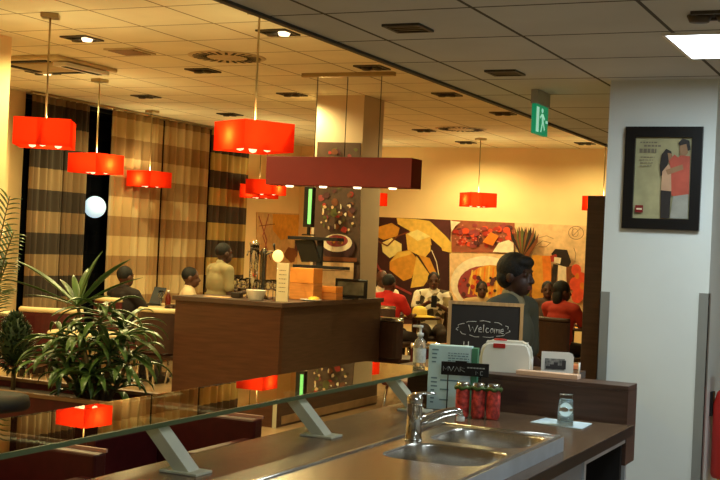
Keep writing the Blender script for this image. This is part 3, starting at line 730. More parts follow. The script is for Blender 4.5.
# things on the counter
def can(x, y, label, rz):
    t = thing('drink_can', label, 'can', (x, y, WZ), rz, 'red drink cans')
    bm = new(); lathe(bm, [(0, 0.004), (0.022, 0.0), (0.025, 0.004), (0.029, 0.014), (0.029, 0.122)], 24); obj('can_body', bm, M('can_red', (206, 78, 70), 0.3, 0.2, noise=0.75, scale=45), t)
    bm = new(); lathe(bm, [(0.029, 0.122), (0.0285, 0.132), (0.026, 0.142), (0.0255, 0.146), (0.0235, 0.146), (0.022, 0.141), (0, 0.141)], 24); obj('can_top', bm, m_chrome, t)
    bm = new(); tube(bm, [(0.0292 * math.cos(a), 0.0292 * math.sin(a), 0.125 + 0.004 * math.sin(a * 5)) for a in [2 * PI * k / 24 for k in range(25)]], 0.008, 6, flat=1.0); obj('green_band', bm, M('can_green', (74, 96, 42), 0.4, 0.2, noise=0.4, scale=40), t)
can(-1.768, 4.83, 'red fruit drink can, the one nearest the tap', 0.2)
can(-1.706, 4.85, 'red fruit drink can in the middle of the three', 1.4)
can(-1.645, 4.865, 'red fruit drink can, the one toward the tumbler', 2.9)
# leaflet holder: pale blue carton with printed faces and a black name board
a = at(430, 408, Z=WZ)
t = thing('display_carton', 'pale blue printed carton with green edge behind the drink cans', 'carton', (-1.895, 5.04, WZ), math.radians(14))
m_teal = M('pale_blue_card', (190, 220, 222), 0.6, noise=0.06); m_pnt = M('faint_print', (96, 128, 140), 0.6)
bm = new(); box(bm, (-0.105, -0.035, 0), (0.082, 0.035, 0.278), bevel=0.003); obj('carton_body', bm, m_teal, t)
bm = new(); box(bm, (0.0825, -0.036, 0.0), (0.108, 0.036, 0.272)); obj('green_edge', bm, M('carton_green', (70, 130, 96), 0.6), t)
bm = new()
for k in range(14):
    z = 0.255 - k * 0.0175
    if not 0.14 < z < 0.2: box(bm, (-0.09, -0.0362, z), (-0.09 + random.uniform(0.012, 0.03), -0.0351, z + 0.006))
for k in range(5):
    z = 0.245 - k * 0.011
    x = -0.02
    while x < 0.07:
        w = random.uniform(0.006, 0.016); box(bm, (x, -0.0362, z), (min(x + w, 0.072), -0.0351, z + 0.0035)); x += w + 0.004
for z in (0.125, 0.085, 0.04): box(bm, (-0.05, -0.0362, z), (-0.012 if z < .12 else 0.03, -0.0351, z + 0.006))
obj('small_print', bm, m_pnt, t)
t = thing('name_board', 'small black board with pale lettering in front of the carton', 'sign', (-1.815, 4.965, WZ + 0.0), math.radians(14))
bm = new(); box(bm, (-0.10, -0.004, 0.158), (0.105, 0.004, 0.215), bevel=0.002); box(bm, (-0.04, -0.004, 0.215), (0.01, 0.004, 0.221)); obj('board', bm, m_black, t)
bm = new(); tube(bm, [(-0.07, 0.006, 0), (-0.07, 0.006, 0.2)], 0.003); tube(bm, [(0.07, 0.006, 0), (0.07, 0.006, 0.2)], 0.003); obj('wire_stand', bm, m_black, t)
bm = new()
def stroke(b_, pts, ox, oz, s, y, r=0.0012): tube(b_, [(ox + x * s, y, oz + z * s) for x, z in pts], r, 5)
x = -0.09
for k, g in enumerate(([(0, 0), (0, 1), (.5, .3), (1, 1), (1, 0)], [(0, 1), (.5, 0), (1, 1)], [(0, 0), (.5, 1), (1, 0)], [(0, 0), (0, 1), (1, .8), (0, .5), (1, 0)])):
    stroke(bm, g, x, 0.175, 0.02, -0.0045); x += 0.024
x = 0.012
for k in range(6): box(bm, (x, -0.0052, 0.192), (x + 0.01, -0.0042, 0.197)); x += 0.013
for k, g in enumerate(([(0, 0), (0, 1), (.6, .5), (0, .5)], [(.6, 1), (0, 1), (0, 0), (.6, 0)])): stroke(bm, g, 0.05 + k * .02, 0.166, 0.015, -0.0045)
obj('lettering', bm, M('pale_letter', (170, 176, 172), 0.6), t)
# napkin and tumbler
bm = new(); A = [at(*p, Z=WZ + 0.001) for p in ((530, 422.5), (545, 418.5), (592, 424), (582, 429.5))]; prism(bm, A, (0, 0, 0.003))
tag(obj('paper_napkin', bm, M('blue_white_paper', (200, 222, 232), 0.8, noise=0.05)), 'pale blue paper napkin under the upturned tumbler', 'napkin')
p = at(565, 425, Z=WZ + 0.005)
bm = new(); lathe(bm, [(0.034, 0), (0.0335, 0.003), (0.031, 0.06), (0.027, 0.123), (0.0265, 0.126), (0, 0.126), (0, 0.108), (0.024, 0.107), (0.0285, 0.06), (0.031, 0.0), (0.034, 0)], 24)
tag(obj('tumbler', bm, m_clear, loc=p), 'clear glass tumbler standing upside down on a blue napkin', 'glass')
# pump bottle on glass shelf
p = at(419, 366.5, Z=GZ)
t = thing('pump_bottle', 'clear sanitizer bottle with white pump on the glass shelf', 'bottle', (p.x, p.y, GZ))
bm = new(); lathe(bm, [(0, 0), (0.026, 0), (0.029, 0.006), (0.029, 0.1), (0.024, 0.12), (0.013, 0.13), (0.012, 0.14), (0, 0.14)], 20); obj('bottle_body', bm, M('cloudy_plastic', (226, 224, 206), 0.15, trans=0.75, noise=0.03), t)
bm = new(); lathe(bm, [(0.0295, 0.02), (0.0297, 0.085)], 20); lathe(bm, [(0.0293, 0.02), (0.0295, 0.085)], 20); obj('paper_label', bm, M('bottle_label', (206, 206, 196), 0.6, noise=0.2, scale=60), t)
bm = new(); lathe(bm, [(0, 0.14), (0.015, 0.14), (0.015, 0.155), (0.006, 0.157), (0.006, 0.178), (0.012, 0.18), (0.012, 0.19), (0, 0.192)], 16); box(bm, (-0.038, -0.006, 0.18), (0.0, 0.006, 0.19), bevel=0.002); obj('pump', bm, m_white, t)
# customer-side things behind the upstand: low side table with chalkboard, canister, card
t = thing('side_counter', 'low dark counter behind the raised counter panel', 'counter', (0, 0, 0))
bm = new(); box(bm, (-2.3, 5.33, 1.0), (-1.52, 5.86, 1.04), bevel=0.003); obj('top', bm, m_walnut_d, t)
bm = new(); box(bm, (-2.25, 5.38, 0), (-1.56, 5.82, 1.0)); obj('cabinet_body', bm, m_walnut_d, t)
SZ = 1.04
D_ = 5.86
a = at(447, 366, D=D_); b = at(522, 300, D=D_); cxm = (at(447, 340, D=D_) + at(522, 340, D=D_)) / 2
bw = (at(522, 340, D=D_) - at(447, 340, D=D_)).length; ztop = at(485, 302, D=D_).z
t = thing('chalkboard', 'wood framed chalkboard with a chalk Welcome in a cloud', 'sign', (cxm.x, cxm.y, SZ), YAW * 0.9)
hgt = ztop - SZ; hb = bw / 2
bm = new(); box(bm, (-hb + 0.012, -0.006, 0.012), (hb - 0.012, 0.006, hgt - 0.012)); obj('slate', bm, M('slate', (44, 38, 32), 0.8, noise=0.15), t)
bm = new()
for lo, hi in (((-hb, 0), (hb, .016)), ((-hb, hgt - .016), (hb, hgt)), ((-hb, .016), (-hb + .016, hgt - .016)), ((hb - .016, .016), (hb, hgt - .016))): box(bm, (lo[0], -0.011, lo[1]), (hi[0], 0.011, hi[1]))
obj('frame', bm, m_pale, t)
m_chalk = M('chalk', (206, 200, 186), 0.95, noise=0.2, scale=80)
bm = new()
def PXB(x, y):  # place on the board, in units of the board
    return ((x - 484.5) / 75 * bw, (302 + (x - 484.5) * 0.07 - y) / 75 * bw + hgt)
def chalk(pts, r=0.0022):
    P = [PXB(*p) for p in pts]; tube(bm, [(x, -0.0075, z) for x, z in P], r, 5)
n = 44
ring = []
for k in range(n + 1):
    a = 2 * PI * k / n; wob = 1 + 0.05 * math.sin(a * 11)
    ring.append((482.5 + 26 * wob * math.cos(a), 329 + 8.0 * wob * math.sin(a) * (1.0) + 0.07 * 26 * math.cos(a)))
for k in range(n):
    if k % 4 != 3: chalk(ring[k:k + 2], 0.0016)
L_ = [[(468, 324.5), (470, 331), (472, 326.5), (474, 332), (477, 325)],
      [(478, 329.5), (481, 329), (480.3, 327), (478.3, 328), (478.4, 331.5), (481.3, 331.8)],
      [(483, 324.5), (482.8, 332.2)],
      [(488, 328.5), (486, 328), (485.2, 330.5), (486.2, 332.6), (488.2, 332.2)],
      [(491, 328.6), (489.6, 330.5), (490.6, 333), (492.6, 332), (492.2, 329), (491, 328.6)],
      [(494, 333.4), (494, 329), (496, 329.4), (496.2, 333.2), (496.4, 329.6), (498.4, 329.8), (498.6, 333.8)],
      [(500, 331.6), (503, 331.4), (502.4, 329.4), (500.3, 330), (500.2, 333.4), (503, 334)],
      [(464, 341), (464, 349)], [(468.5, 341), (468.5, 349)], [(464, 345), (468.5, 345)]]
for s in L_: chalk(s)
obj('chalk_writing', bm, m_chalk, t)
# canister
D_ = 5.5; p = at(503, 373, D=D_); w = (at(531, 360, D=D_) - at(478, 360, D=D_)).length / 2
t = thing('jerry_can', 'white plastic canister with red cap before the chalkboard', 'canister', (p.x, p.y + 0.04, SZ), YAW * 0.6)
hz = at(505, 341, D=D_).z - SZ
bm = new()
prof = [(-w, 0), (w, 0), (w, hz * 0.62), (w * 0.86, hz * 0.92), (w * 0.7, hz), (-w * 0.66, hz), (-w * 0.86, hz * 0.92), (-w, hz * 0.62)]
prism(bm, [(x, -0.06, z) for x, z in prof], (0, 0.12, 0)); bmesh.ops.bevel(bm, geom=list(bm.edges), offset=0.014, segments=3, affect='EDGES')
obj('can_body', bm, M('milky_plastic', (224, 220, 206), 0.35, noise=0.04), t, smooth=False)
bm = new(); lathe(bm, [(0, 0), (0.03, 0), (0.03, 0.004), (0.026, 0.007), (0, 0.007)], 18, o=(-0.03, -0.01, hz)); obj('cap', bm, m_redcap, t)
bm = new(); box(bm, (-0.058, -0.0635, hz * 0.8), (-0.004, -0.055, hz * 0.93), bevel=0.003); obj('red_label', bm, m_redcap, t)
# printed card
D_ = 5.55; a = at(541, 371, D=D_); b = at(573, 371, D=D_); p = (a + b) / 2; w = (b - a).length / 2
t = thing('printed_card', 'white rounded card with grey printed picture near the canister', 'card', (p.x, p.y, SZ), YAW * 0.9)
hz = at(557, 352, D=D_).z - SZ
bm = new(); prism(bm, [(x, -0.004, z) for x, z in ((-w, 0), (w, 0), (w, hz - 0.02), (w - 0.006, hz - 0.006), (w - 0.02, hz), (-w, hz))], (0, 0.008, 0)); obj('card_body', bm, M('card_white', (222, 214, 200), 0.5, noise=0.03), t)
bm = new(); box(bm, (-w + 0.015, -0.0052, hz * 0.3), (w - 0.04, -0.0042, hz - 0.03)); obj('grey_picture', bm, M('card_grey', (120, 116, 108), 0.6, noise=0.7, scale=60), t)
bm = new()
for k in range(5): box(bm, (-w + 0.02 + k * 0.018, -0.0062, hz * 0.34), (-w + 0.038 + k * 0.018, -0.0054, hz * 0.34 + (0.012, 0.02, 0.03, 0.016, 0.04)[k]))
obj('dark_print', bm, M('card_dark', (52, 46, 44), 0.6), t)
# pale rail with two uprights
a = at(520, 373.5, Y=5.26); b = at(581, 377, Y=5.26)
t = thing('pale_tray', 'pale pinkish wooden tray edge with thin uprights on panel', 'tray', ((a.x + b.x) / 2, 5.23, PZ))
hw_ = (b.x - a.x) / 2
bm = new(); box(bm, (-hw_, -0.03, 0), (hw_, 0.03, 0.02), bevel=0.002); obj('board', bm, M('pale_pink_wood', (236, 196, 164), 0.5, noise=0.08), t)
for k in (-hw_ + 0.055, hw_ - 0.006):
    bm = new(); tube(bm, [(k, 0.015, 0.02), (k, 0.015, 0.07)], 0.0045); obj('upright', bm, m_white, t)

# ------------------------------------------------------------------ the bar
BX0, BX1, BY0, BY1, BZ = -6.13, -5.06, 9.23, 11.32, 1.07
t = thing('bar_counter', 'brown wood bar counter before the pillar', 'counter', (0, 0, 0))
bm = new(); box(bm, (BX0, BY0, 0.0), (BX1, BY0 + 0.06, BZ - 0.04)); obj('front_panel', bm, M('bar_walnut', (76, 44, 31), 0.3, noise=0.22, scale=4, stretch=(1, 1, 12)), t)
bm = new(); box(bm, (BX1 - 0.06, BY0 + 0.06, 0.0), (BX1, BY1, BZ - 0.04)); obj('side_panel', bm, m_walnut_d, t)
bm = new(); box(bm, (BX0 - 0.02, BY0 - 0.03, BZ - 0.04), (BX1 + 0.03, BY0 + 0.6, BZ), bevel=0.003)
box(bm, (BX1 - 0.6, BY0 + 0.6, BZ - 0.04), (BX1 + 0.03, 10.9, BZ)); box(bm, (BX1 - 0.06, 10.9, BZ - 0.04), (BX1 + 0.03, BY1, BZ))
obj('bar_top', bm, m_walnut_d, t)
bm = new(); box(bm, (BX1, BY0 + 0.1, 0.02), (BX1 + 0.008, BY1, 0.09)); obj('kick_strip', bm, M('kick_metal', (170, 140, 104), 0.4, 0.2), t)
bm = new(); box(bm, (BX1 - 0.03, BY0 - 0.006, 0.0), (BX1 + 0.008, BY0, 0.22)); obj('corner_trim', bm, m_brack, t)
bm = new(); box(bm, (BX0 + 0.05, BY0 + 0.55, 0.1), (BX1 - 0.6, BY0 + 0.59, 0.95)); obj('inner_panel', bm, m_walnut_d, t)

def on_bar(x, y=296): return at(x, y, Z=BZ)
# beer tower
p = at(262, 294, Y=9.72); t = thing('beer_tower', 'chrome beer tap tower with two arms on the bar', 'beer tap', (p.x, p.y, BZ))
m_tower = M('tower_steel', (110, 104, 90), 0.15, 0.9, noise=0.05)
bm = new(); lathe(bm, [(0, 0), (0.06, 0), (0.06, 0.012), (0.034, 0.03), (0.03, 0.05), (0.03, 0.40), (0.034, 0.42), (0.02, 0.45), (0, 0.455)], 20); obj('column_body', bm, m_tower, t)
for s in (-1, 1):
    bm = new(); tube(bm, [(0, 0, 0.39), (s * 0.05, 0, 0.42), (s * 0.1, -0.01, 0.43), (s * 0.15, -0.03, 0.42), (s * 0.155, -0.035, 0.38)], [0.018, 0.016, 0.014, 0.012, 0.009], 10); ar = obj('tap_arm', bm, m_chrome, t)
    bm = new(); tube(bm, [(s * 0.12, -0.02, 0.43), (s * 0.12, -0.035, 0.5)], [0.006, 0.012], 8); obj('tap_handle', bm, m_black, ar)
p = at(278, 256, Y=9.6); bm = new(); lathe(bm, [(0, -0.012), (0.05, -0.012), (0.056, 0), (0.05, 0.012), (0, 0.012)], 24)
bmesh.ops.rotate(bm, matrix=Matrix.Rotation(PI / 2, 3, 'X'), verts=bm.verts)
md = thing('tap_medallion', 'round pale glowing medallion light on thin stem on the bar', 'lamp', (p.x, p.y, BZ))
for v in bm.verts: v.co.z += p.z - BZ
obj('disc', bm, EM('medallion_glow', (255, 220, 140), 0.9), md)
bm = new(); tube(bm, [(0, 0, 0.01), (0, 0, p.z - BZ - 0.05)], 0.008); lathe(bm, [(0, 0), (0.04, 0), (0.04, 0.008), (0, 0.01)], 16); obj('stem', bm, m_chrome, md)
# glasses on the bar
g0 = None
for k, (px, yy) in enumerate(((242, 9.56), (248, 9.82), (257, 9.52), (268, 9.6), (273, 9.74), (276, 9.56), (237, 9.72))):
    p = at(px, 292, Y=yy)
    if g0 is None:
        g0 = thing('wine_glass', 'stemmed glass among the glasses crowded under the beer tower', 'glass', (p.x, yy, BZ), 0, 'stemmed glasses on the bar')
        bm = new(); lathe(bm, [(0, 0), (0.03, 0), (0.03, 0.003), (0.006, 0.006), (0.004, 0.02), (0.004, 0.075), (0, 0.08)], 14); obj('stem', bm, m_clear, g0)
        bm = new(); lathe(bm, [(0, 0.08), (0.018, 0.085), (0.034, 0.11), (0.035, 0.14), (0.029, 0.175), (0.027, 0.175), (0.032, 0.14), (0.031, 0.112), (0.016, 0.09), (0, 0.086)], 14); obj('bowl', bm, m_clear, g0)
    else: dup(g0, (p.x, yy, BZ))
p = at(256, 297, Y=9.34); bm = new(); lathe(bm, [(0, 0), (0.055, 0), (0.062, 0.01), (0.088, 0.085), (0.09, 0.09), (0.084, 0.09), (0.058, 0.015), (0, 0.012)], 24)
tag(obj('serving_bowl', bm, M('bowl_ceramic', (226, 218, 200), 0.3, noise=0.03), loc=(p.x, p.y, BZ)), 'white ceramic bowl near the bar edge left of menu card', 'bowl')
p = at(282, 297, Y=9.42); t = thing('menu_stand', 'tall cream menu card standing on the bar', 'menu', (p.x, p.y, BZ), 0.25)
hz = at(282, 263, Y=9.42).z - BZ; bm = new(); box(bm, (-0.052, -0.012, 0), (0.052, 0.012, hz), bevel=0.002); obj('card', bm, M('menu_cream', (238, 218, 176), 0.6, noise=0.03), t)
bm = new()
for k in range(6):
    x = -0.03; z = hz * 0.8 - k * hz * 0.11
    while x < 0.03: w_ = random.uniform(0.006, 0.014); box(bm, (x, -0.0135, z), (min(x + w_, 0.034), -0.0122, z + 0.006)); x += w_ + 0.005
obj('menu_lines', bm, M('menu_ink', (120, 90, 60), 0.7), t)
# wooden boxes
def crate(label, x0, x1, ytop, yb, Y, d):
    a = at(x0, yb, Y=Y); b = at(x1, yb, Y=Y); h_ = at((x0 + x1) / 2, ytop, Y=Y).z - BZ
    t = thing('wooden_box', label, 'box', ((a.x + b.x) / 2, Y, BZ), 0, 'wooden boxes on the bar')
    w_ = (b.x - a.x) / 2
    bm = new(); box(bm, (-w_, 0, 0), (w_, d, h_ * 0.52), bevel=0.003); obj('box_body', bm, m_wood, t)
    bm = new(); box(bm, (-w_ + 0.002, -0.004, h_ * 0.52), (w_ - 0.002, d, h_), bevel=0.004); obj('box_lid', bm, M('orange_lid', (226, 140, 60), 0.35, noise=0.08), t)
crate('tall orange wooden box behind the menu card', 289, 313, 268, 297, 9.95, 0.18)
crate('low wooden box behind the plate of yellow cloth', 311, 336, 286, 298, 10.25, 0.14)
p = at(311, 298, Y=9.86); t = thing('plate', 'white plate holding a yellow cloth at the bar edge', 'plate', (p.x, p.y, BZ))
bm = new(); lathe(bm, [(0, 0), (0.06, 0), (0.1, 0.012), (0.1, 0.015), (0.06, 0.005), (0, 0.005)], 28); obj('dish', bm, m_white, t)
bm = new(); sphere(bm, (0.03, 0, 0.018), (0.055, 0.045, 0.022), seg=14, rings=8)
for v in bm.verts: v.co.z = max(0.007, v.co.z + 0.006 * math.sin(v.co.x * 160) * math.cos(v.co.y * 140))
tag(obj('yellow_cloth', bm, M('yellow_cloth', (246, 196, 70), 0.8, noise=0.15), loc=(p.x, p.y, BZ)), 'crumpled yellow cloth lying on the white plate', 'cloth')
# till: shelves, back of a monitor, post
YP = 10.5
p = at(318, 290, Y=YP); t = thing('till_terminal', 'black till monitor between two shelves on a post on the bar', 'till', (p.x, YP, BZ))
def L3(x, y): q_ = at(x, y, Y=YP); return (q_.x - p.x, q_.z - BZ)
bm = new(); x0, z0 = L3(291, 238); x1, z1 = L3(341, 238); box(bm, (x0, -0.07, z0 - 0.012), (x1, 0.07, z0 + 0.02), bevel=0.003); obj('top_shelf', bm, m_blackm, t)
bm = new(); x0, z0 = L3(296, 266); x1, z1 = L3(347, 266); box(bm, (x0, -0.07, z0 - 0.012), (x1, 0.07, z0 + 0.016), bevel=0.003); obj('lower_shelf', bm, m_blackm, t)
bm = new(); pts = [L3(*q_) for q_ in ((296, 240), (314, 240), (322, 262), (303, 262))]; prism(bm, [(x, -0.03, z) for x, z in pts], (0, 0.04, 0)); obj('monitor', bm, m_black, t)
bm = new(); x0, z0 = L3(316, 288); x1, z1 = L3(323, 240); box(bm, (x0, -0.02, 0.0), (x1, 0.02, z1 + 0.0)); box(bm, (x0 - 0.08, -0.08, 0), (x1 + 0.08, 0.08, 0.012)); obj('post', bm, m_blackm, t)
zt_ = L3(318, 238)[1] + 0.02
# green display standing on the top shelf
a = at(309, 222, Y=YP); t = thing('green_display', 'slim black display with a bright green strip above the till', 'screen', (a.x, YP, BZ + zt_))
hz = at(309, 187, Y=YP).z - (BZ + zt_)
bm = new(); box(bm, (-0.05, -0.03, 0.08), (0.045, 0.03, hz), bevel=0.003); obj('housing', bm, m_black, t)
bm = new(); box(bm, (0.0, -0.034, 0.11), (0.034, -0.03, hz - 0.02)); obj('green_strip', bm, EM('green_led', (126, 224, 120), 0.85), t)
bm = new(); box(bm, (-0.012, -0.012, 0.012), (0.012, 0.012, 0.08)); box(bm, (-0.05, -0.04, 0), (0.05, 0.04, 0.012)); obj('stand', bm, m_black, t)
# tablet
a = at(335, 295, Y=10.65); b = at(367, 295, Y=10.65); hz = at(352, 279, Y=10.65).z - BZ; w_ = (b.x - a.x) / 2
t = thing('tablet_screen', 'black framed tablet with grey screen at right end of bar', 'tablet', ((a.x + b.x) / 2, 10.65, BZ))
bm = new(); box(bm, (-w_, -0.012, 0.012), (w_, 0.012, hz), bevel=0.008); obj('bezel', bm, m_black, t)
bm = new(); box(bm, (-w_ + 0.03, -0.0145, 0.04), (w_ - 0.03, -0.0122, hz - 0.028)); obj('display', bm, M('screen_grey', (96, 92, 78), 0.08, noise=0.4, scale=9), t)
bm = new(); box(bm, (-0.06, -0.05, 0), (0.06, 0.05, 0.012)); obj('base', bm, m_black, t)
p = at(250, 292, Y=9.62); hz = at(250, 240, Y=9.62).z - BZ
t = thing('drink_dispenser', 'tall clear drink dispenser with chrome lid left of the beer tower', 'dispenser', (p.x, p.y + 0.05, BZ))
bm = new(); lathe(bm, [(0, 0), (0.06, 0), (0.06, 0.05), (0.05, 0.06), (0, 0.06)], 20); obj('base', bm, m_chrome, t)
bm = new(); lathe(bm, [(0, 0.0605), (0.042, 0.0605), (0.042, hz - 0.04), (0, hz - 0.04)], 20); obj('vessel', bm, m_clear, t)
bm = new(); lathe(bm, [(0, hz - 0.04), (0.05, hz - 0.04), (0.03, hz - 0.015), (0.01, hz), (0, hz)], 20); obj('lid', bm, m_chrome, t)
# coffee cups on the bar near the waiter
p = at(237, 294, Y=9.5); bm = new(); box(bm, (-0.05, -0.03, 0), (0.05, 0.03, 0.05), bevel=0.008)
tag(obj('sugar_caddy', bm, M('caddy_black', (36, 28, 24), 0.4), loc=(p.x, p.y, BZ)), 'small dark caddy on the bar in front of the waiter', 'caddy')
p = at(218, 294, Y=9.4); bm = new(); box(bm, (-0.12, -0.05, 0), (0.12, 0.05, 0.006), bevel=0.002)
tag(obj('paper_menu', bm, M('menu_paper', (226, 176, 130), 0.7), loc=(p.x, p.y, BZ)), 'flat pale menu sheet on bar left of the white bowl', 'menu')

# ------------------------------------------------------------------ plants at the left
PLX0, PLX1, PLY, PLZ = -5.75, -4.02, 5.62, 0.655
t = thing('planter_box', 'low maroon planter box with pale rim holding the plants', 'planter', (0, 0, 0))
bm = new(); box(bm, (PLX0, PLY, 0), (PLX1, PLY + 0.03, PLZ - 0.02)); box(bm, (PLX0, PLY + 0.52, 0), (PLX1, PLY + 0.55, PLZ - 0.02)); box(bm, (PLX0, PLY + 0.03, 0), (PLX0 + 0.03, PLY + 0.52, PLZ - 0.02)); box(bm, (PLX1 - 0.03, PLY + 0.03, 0), (PLX1, PLY + 0.52, PLZ - 0.02)); obj('box_sides', bm, m_maroon, t)
bm = new(); box(bm, (PLX0 - .01, PLY - .01, PLZ - 0.02), (PLX1 + .01, PLY + 0.04, PLZ)); box(bm, (PLX0 - .01, PLY + 0.51, PLZ - 0.02), (PLX1 + .01, PLY + 0.56, PLZ)); box(bm, (PLX0 - .01, PLY + .04, PLZ - 0.02), (PLX0 + .04, PLY + 0.51, PLZ)); box(bm, (PLX1 - .04, PLY + .04, PLZ - 0.02), (PLX1 + .01, PLY + .51, PLZ)); obj('rim', bm, M('rim_wood', (128, 92, 58), 0.5, noise=0.15), t)
bm = new(); box(bm, (PLX0 + .03, PLY + .03, 0.5), (PLX1 - .03, PLY + .52, PLZ - 0.06)); obj('soil', bm, m_soil, t)
SOIL = PLZ - 0.06
def blade(bm, base, dirv, length, width, droop, lift, n=9, mi=0, fold=0.25):
    d = Vector(dirv).normalized(); flat = Vector((d.x, d.y, 0)); flat = flat.normalized() if flat.length > 1e-4 else Vector((1, 0, 0))
    pts = []; p = Vector(base); el = math.asin(max(-1, min(1, d.z)))
    for i in range(n + 1):
        pts.append(p.copy()); s = i / n
        e = el - droop * s * s
        p = p + (flat * math.cos(e) + Vector((0, 0, 1)) * math.sin(e)) * (length / n)
    rows = []
    for i, p in enumerate(pts):
        s = i / n; w = width * (0.35 + 1.3 * s) if s < 0.45 else width * max(0.03, (1 - ((s - 0.45) / 0.55) ** 2.2)) * 0.935
        tdir = (pts[min(i + 1, n)] - pts[max(0, i - 1)]).normalized(); side = tdir.cross(Vector((0, 0, 1)))
        side = side.normalized() if side.length > 1e-3 else Vector((-flat.y, flat.x, 0)); up = side.cross(tdir)
        rows.append([bm.verts.new(p - side * w / 2 + up * w * fold), bm.verts.new(p), bm.verts.new(p + side * w / 2 + up * w * fold)])
    for a, b in zip(rows, rows[1:]):
        for k in (0, 1):
            f = bm.faces.new((a[k], a[k + 1], b[k + 1], b[k])); f.smooth = True; f.material_index = mi
def thick(o, t_=0.0015):
    m = o.modifiers.new('leaf_thickness', 'SOLIDIFY'); m.thickness = t_; return o
base = at(98, 396, Y=PLY + 0.28); base = Vector((base.x, PLY + 0.28, SOIL)); DP = (at(98, 396, Y=PLY + 0.28) - CAM).dot(CF)
t = thing('dracaena_plant', 'large dracaena with long arching leaves in the maroon planter', 'plant', base)
crowns = [((78, 304), DP, 0, 0), ((100, 318), DP - 0.08, 16, 1), ((122, 332), DP + 0.05, 18, 1), ((84, 345), DP - 0.12, 20, 1), ((110, 352), DP - 0.15, 20, 1), ((62, 340), DP + 0.05, 16, 1), ((92, 376), DP - 0.15, 18, 1), ((128, 362), DP - 0.1, 14, 1), ((54, 362), DP, 14, 1), ((78, 388), DP - 0.05, 14, 1), ((116, 386), DP - 0.05, 14, 1), ((70, 366), DP - 0.05, 14, 1)]
bm = new(); fol = new()
for (px, py), d, n, kind in crowns:
    c = at(px, py, D=d) - base
    foot = Vector((c.x * 0.3, c.y * 0.3, 0))
    tube(bm, [foot, foot.lerp(c, 0.5) + Vector((c.x * 0.08, 0, 0.02)), c], [0.016, 0.014, 0.01], 8)
    for k in range(n):
        a = 2 * PI * k / n + random.uniform(-.3, .3); e = random.uniform(-0.1, 0.9)
        blade(fol, c + Vector((0, 0, random.uniform(-.04, .05))), (math.cos(a) * math.cos(e), math.sin(a) * math.cos(e), math.sin(e)), random.uniform(0.2, 0.33), random.uniform(0.034, 0.055), random.uniform(1.2, 2.3), 0)
# the big upper leaves: each runs from the crown to a tip
c = at(78, 306, D=DP) - base
for (tx, ty), dd, w in (((16, 263), 0.05, 0.055), ((-4, 281), -0.2, 0.035), ((26, 298), 0.1, 0.03), ((100, 252), 0.05, 0.05), ((130, 261), -0.1, 0.062), ((142, 281), -0.15, 0.03), ((73, 276), 0.2, 0.035), ((52, 318), -0.2, 0.03), ((110, 300), -0.3, 0.034), ((88, 270), 0.3, 0.04), ((158, 342), -0.1, 0.03), ((60, 282), 0.3, 0.03)):
    tip = at(tx, ty, D=DP + dd) - base; v = tip - c
    el0 = v.normalized(); blade(fol, c, (el0 + Vector((0, 0, 0.12))).normalized(), v.length * 1.03, w * 1.3, 0.25, 0)
for (cx, cy_), (tx, ty) in (((120, 335), (152, 374)), ((120, 350), (147, 392)), ((112, 360), (133, 397)), ((128, 335), (158, 352)), ((80, 350), (44, 372)), ((70, 345), (32, 352)), ((90, 365), (58, 396))):
    c0 = at(cx, cy_, D=DP - 0.1) - base; tip = at(tx, ty, D=DP - 0.25) - base; v = tip - c0
    blade(fol, c0, (v.normalized() + Vector((0, 0, 0.5))).normalized(), v.length * 1.15, 0.05, 0.9, 0)
obj('stems', bm, m_stem, t)
thick(obj('foliage', fol, m_leaf, t, recalc=False))
# small dark conifer bush
q_ = at(13, 388, Y=PLY + 0.34); base = Vector((q_.x, PLY + 0.34, SOIL))
t = thing('conifer_bush', 'small dark rounded bush left of the dracaena', 'plant', base)
bm = new(); tube(bm, [(0, 0, 0), (0, 0, 0.25)], 0.014); obj('stem', bm, m_stem, t)
bm = new(); cc = at(13, 338, Y=PLY + 0.34) - base
for k in range(420):
    v = Vector((random.gauss(0, 1), random.gauss(0, 1), random.gauss(0, 1))).normalized()
    pp_ = Vector((cc.x * 0.3 + v.x * 0.1, v.y * 0.1, cc.z + v.z * 0.17 - 0.02 + 0.0))
    r_ = 1 - 0.35 * max(0, v.z); pp_.x = cc.x * 0.3 + (pp_.x - cc.x * 0.3) * r_; pp_.y *= r_
    blade(bm, pp_ * 0.98, (v + Vector((0, 0, .8))).normalized(), 0.04, 0.022, 0.3, 0, n=3)
sphere(bm, (cc.x * 0.3, 0, cc.z - 0.02), (0.085, 0.085, 0.155), seg=14, rings=10)
thick(obj('foliage', bm, m_leafd, t, recalc=False))
# palm at the picture's left edge
q_ = at(-26, 392, Y=PLY + 0.3); base = Vector((q_.x, PLY + 0.3, SOIL)); DQ = (q_ - CAM).dot(CF)
t = thing('palm_plant', 'feathery palm entering from the left edge beside the pillar', 'plant', base)
st = new(); fo = new()
for k, (tx, ty) in enumerate(((10, 196), (14, 232), (8, 262), (-30, 190), (-50, 230), (2, 290), (-60, 260))):
    a_ = Vector((0, 0, 0)); tip = at(tx, ty, D=DQ + 0.06 * (k - 3)) - base
    mid = a_.lerp(tip, 0.6) + Vector((0, 0, 0.18)); P_ = []
    for i in range(13):
        s = i / 12; P_.append(a_ * (1 - s) ** 2 + mid * 2 * s * (1 - s) + tip * s * s)
    tube(st, P_, [0.009 - 0.0065 * i / 12 for i in range(13)], 6)
    for i in range(4, 13):
        d_ = (P_[i] - P_[i - 1]).normalized(); sd = d_.cross(Vector((0, 1, 0))).normalized()
        for s in (-1, 1):
            for h_ in (0, 0.5):
                b_ = P_[i - 1].lerp(P_[i], h_); blade(fo, b_, (d_ * 0.5 + sd * s + Vector((0, 0.1 * s, 0.05))).normalized(), 0.15 - 0.008 * abs(i - 8), 0.022, 0.5, 0, n=4)
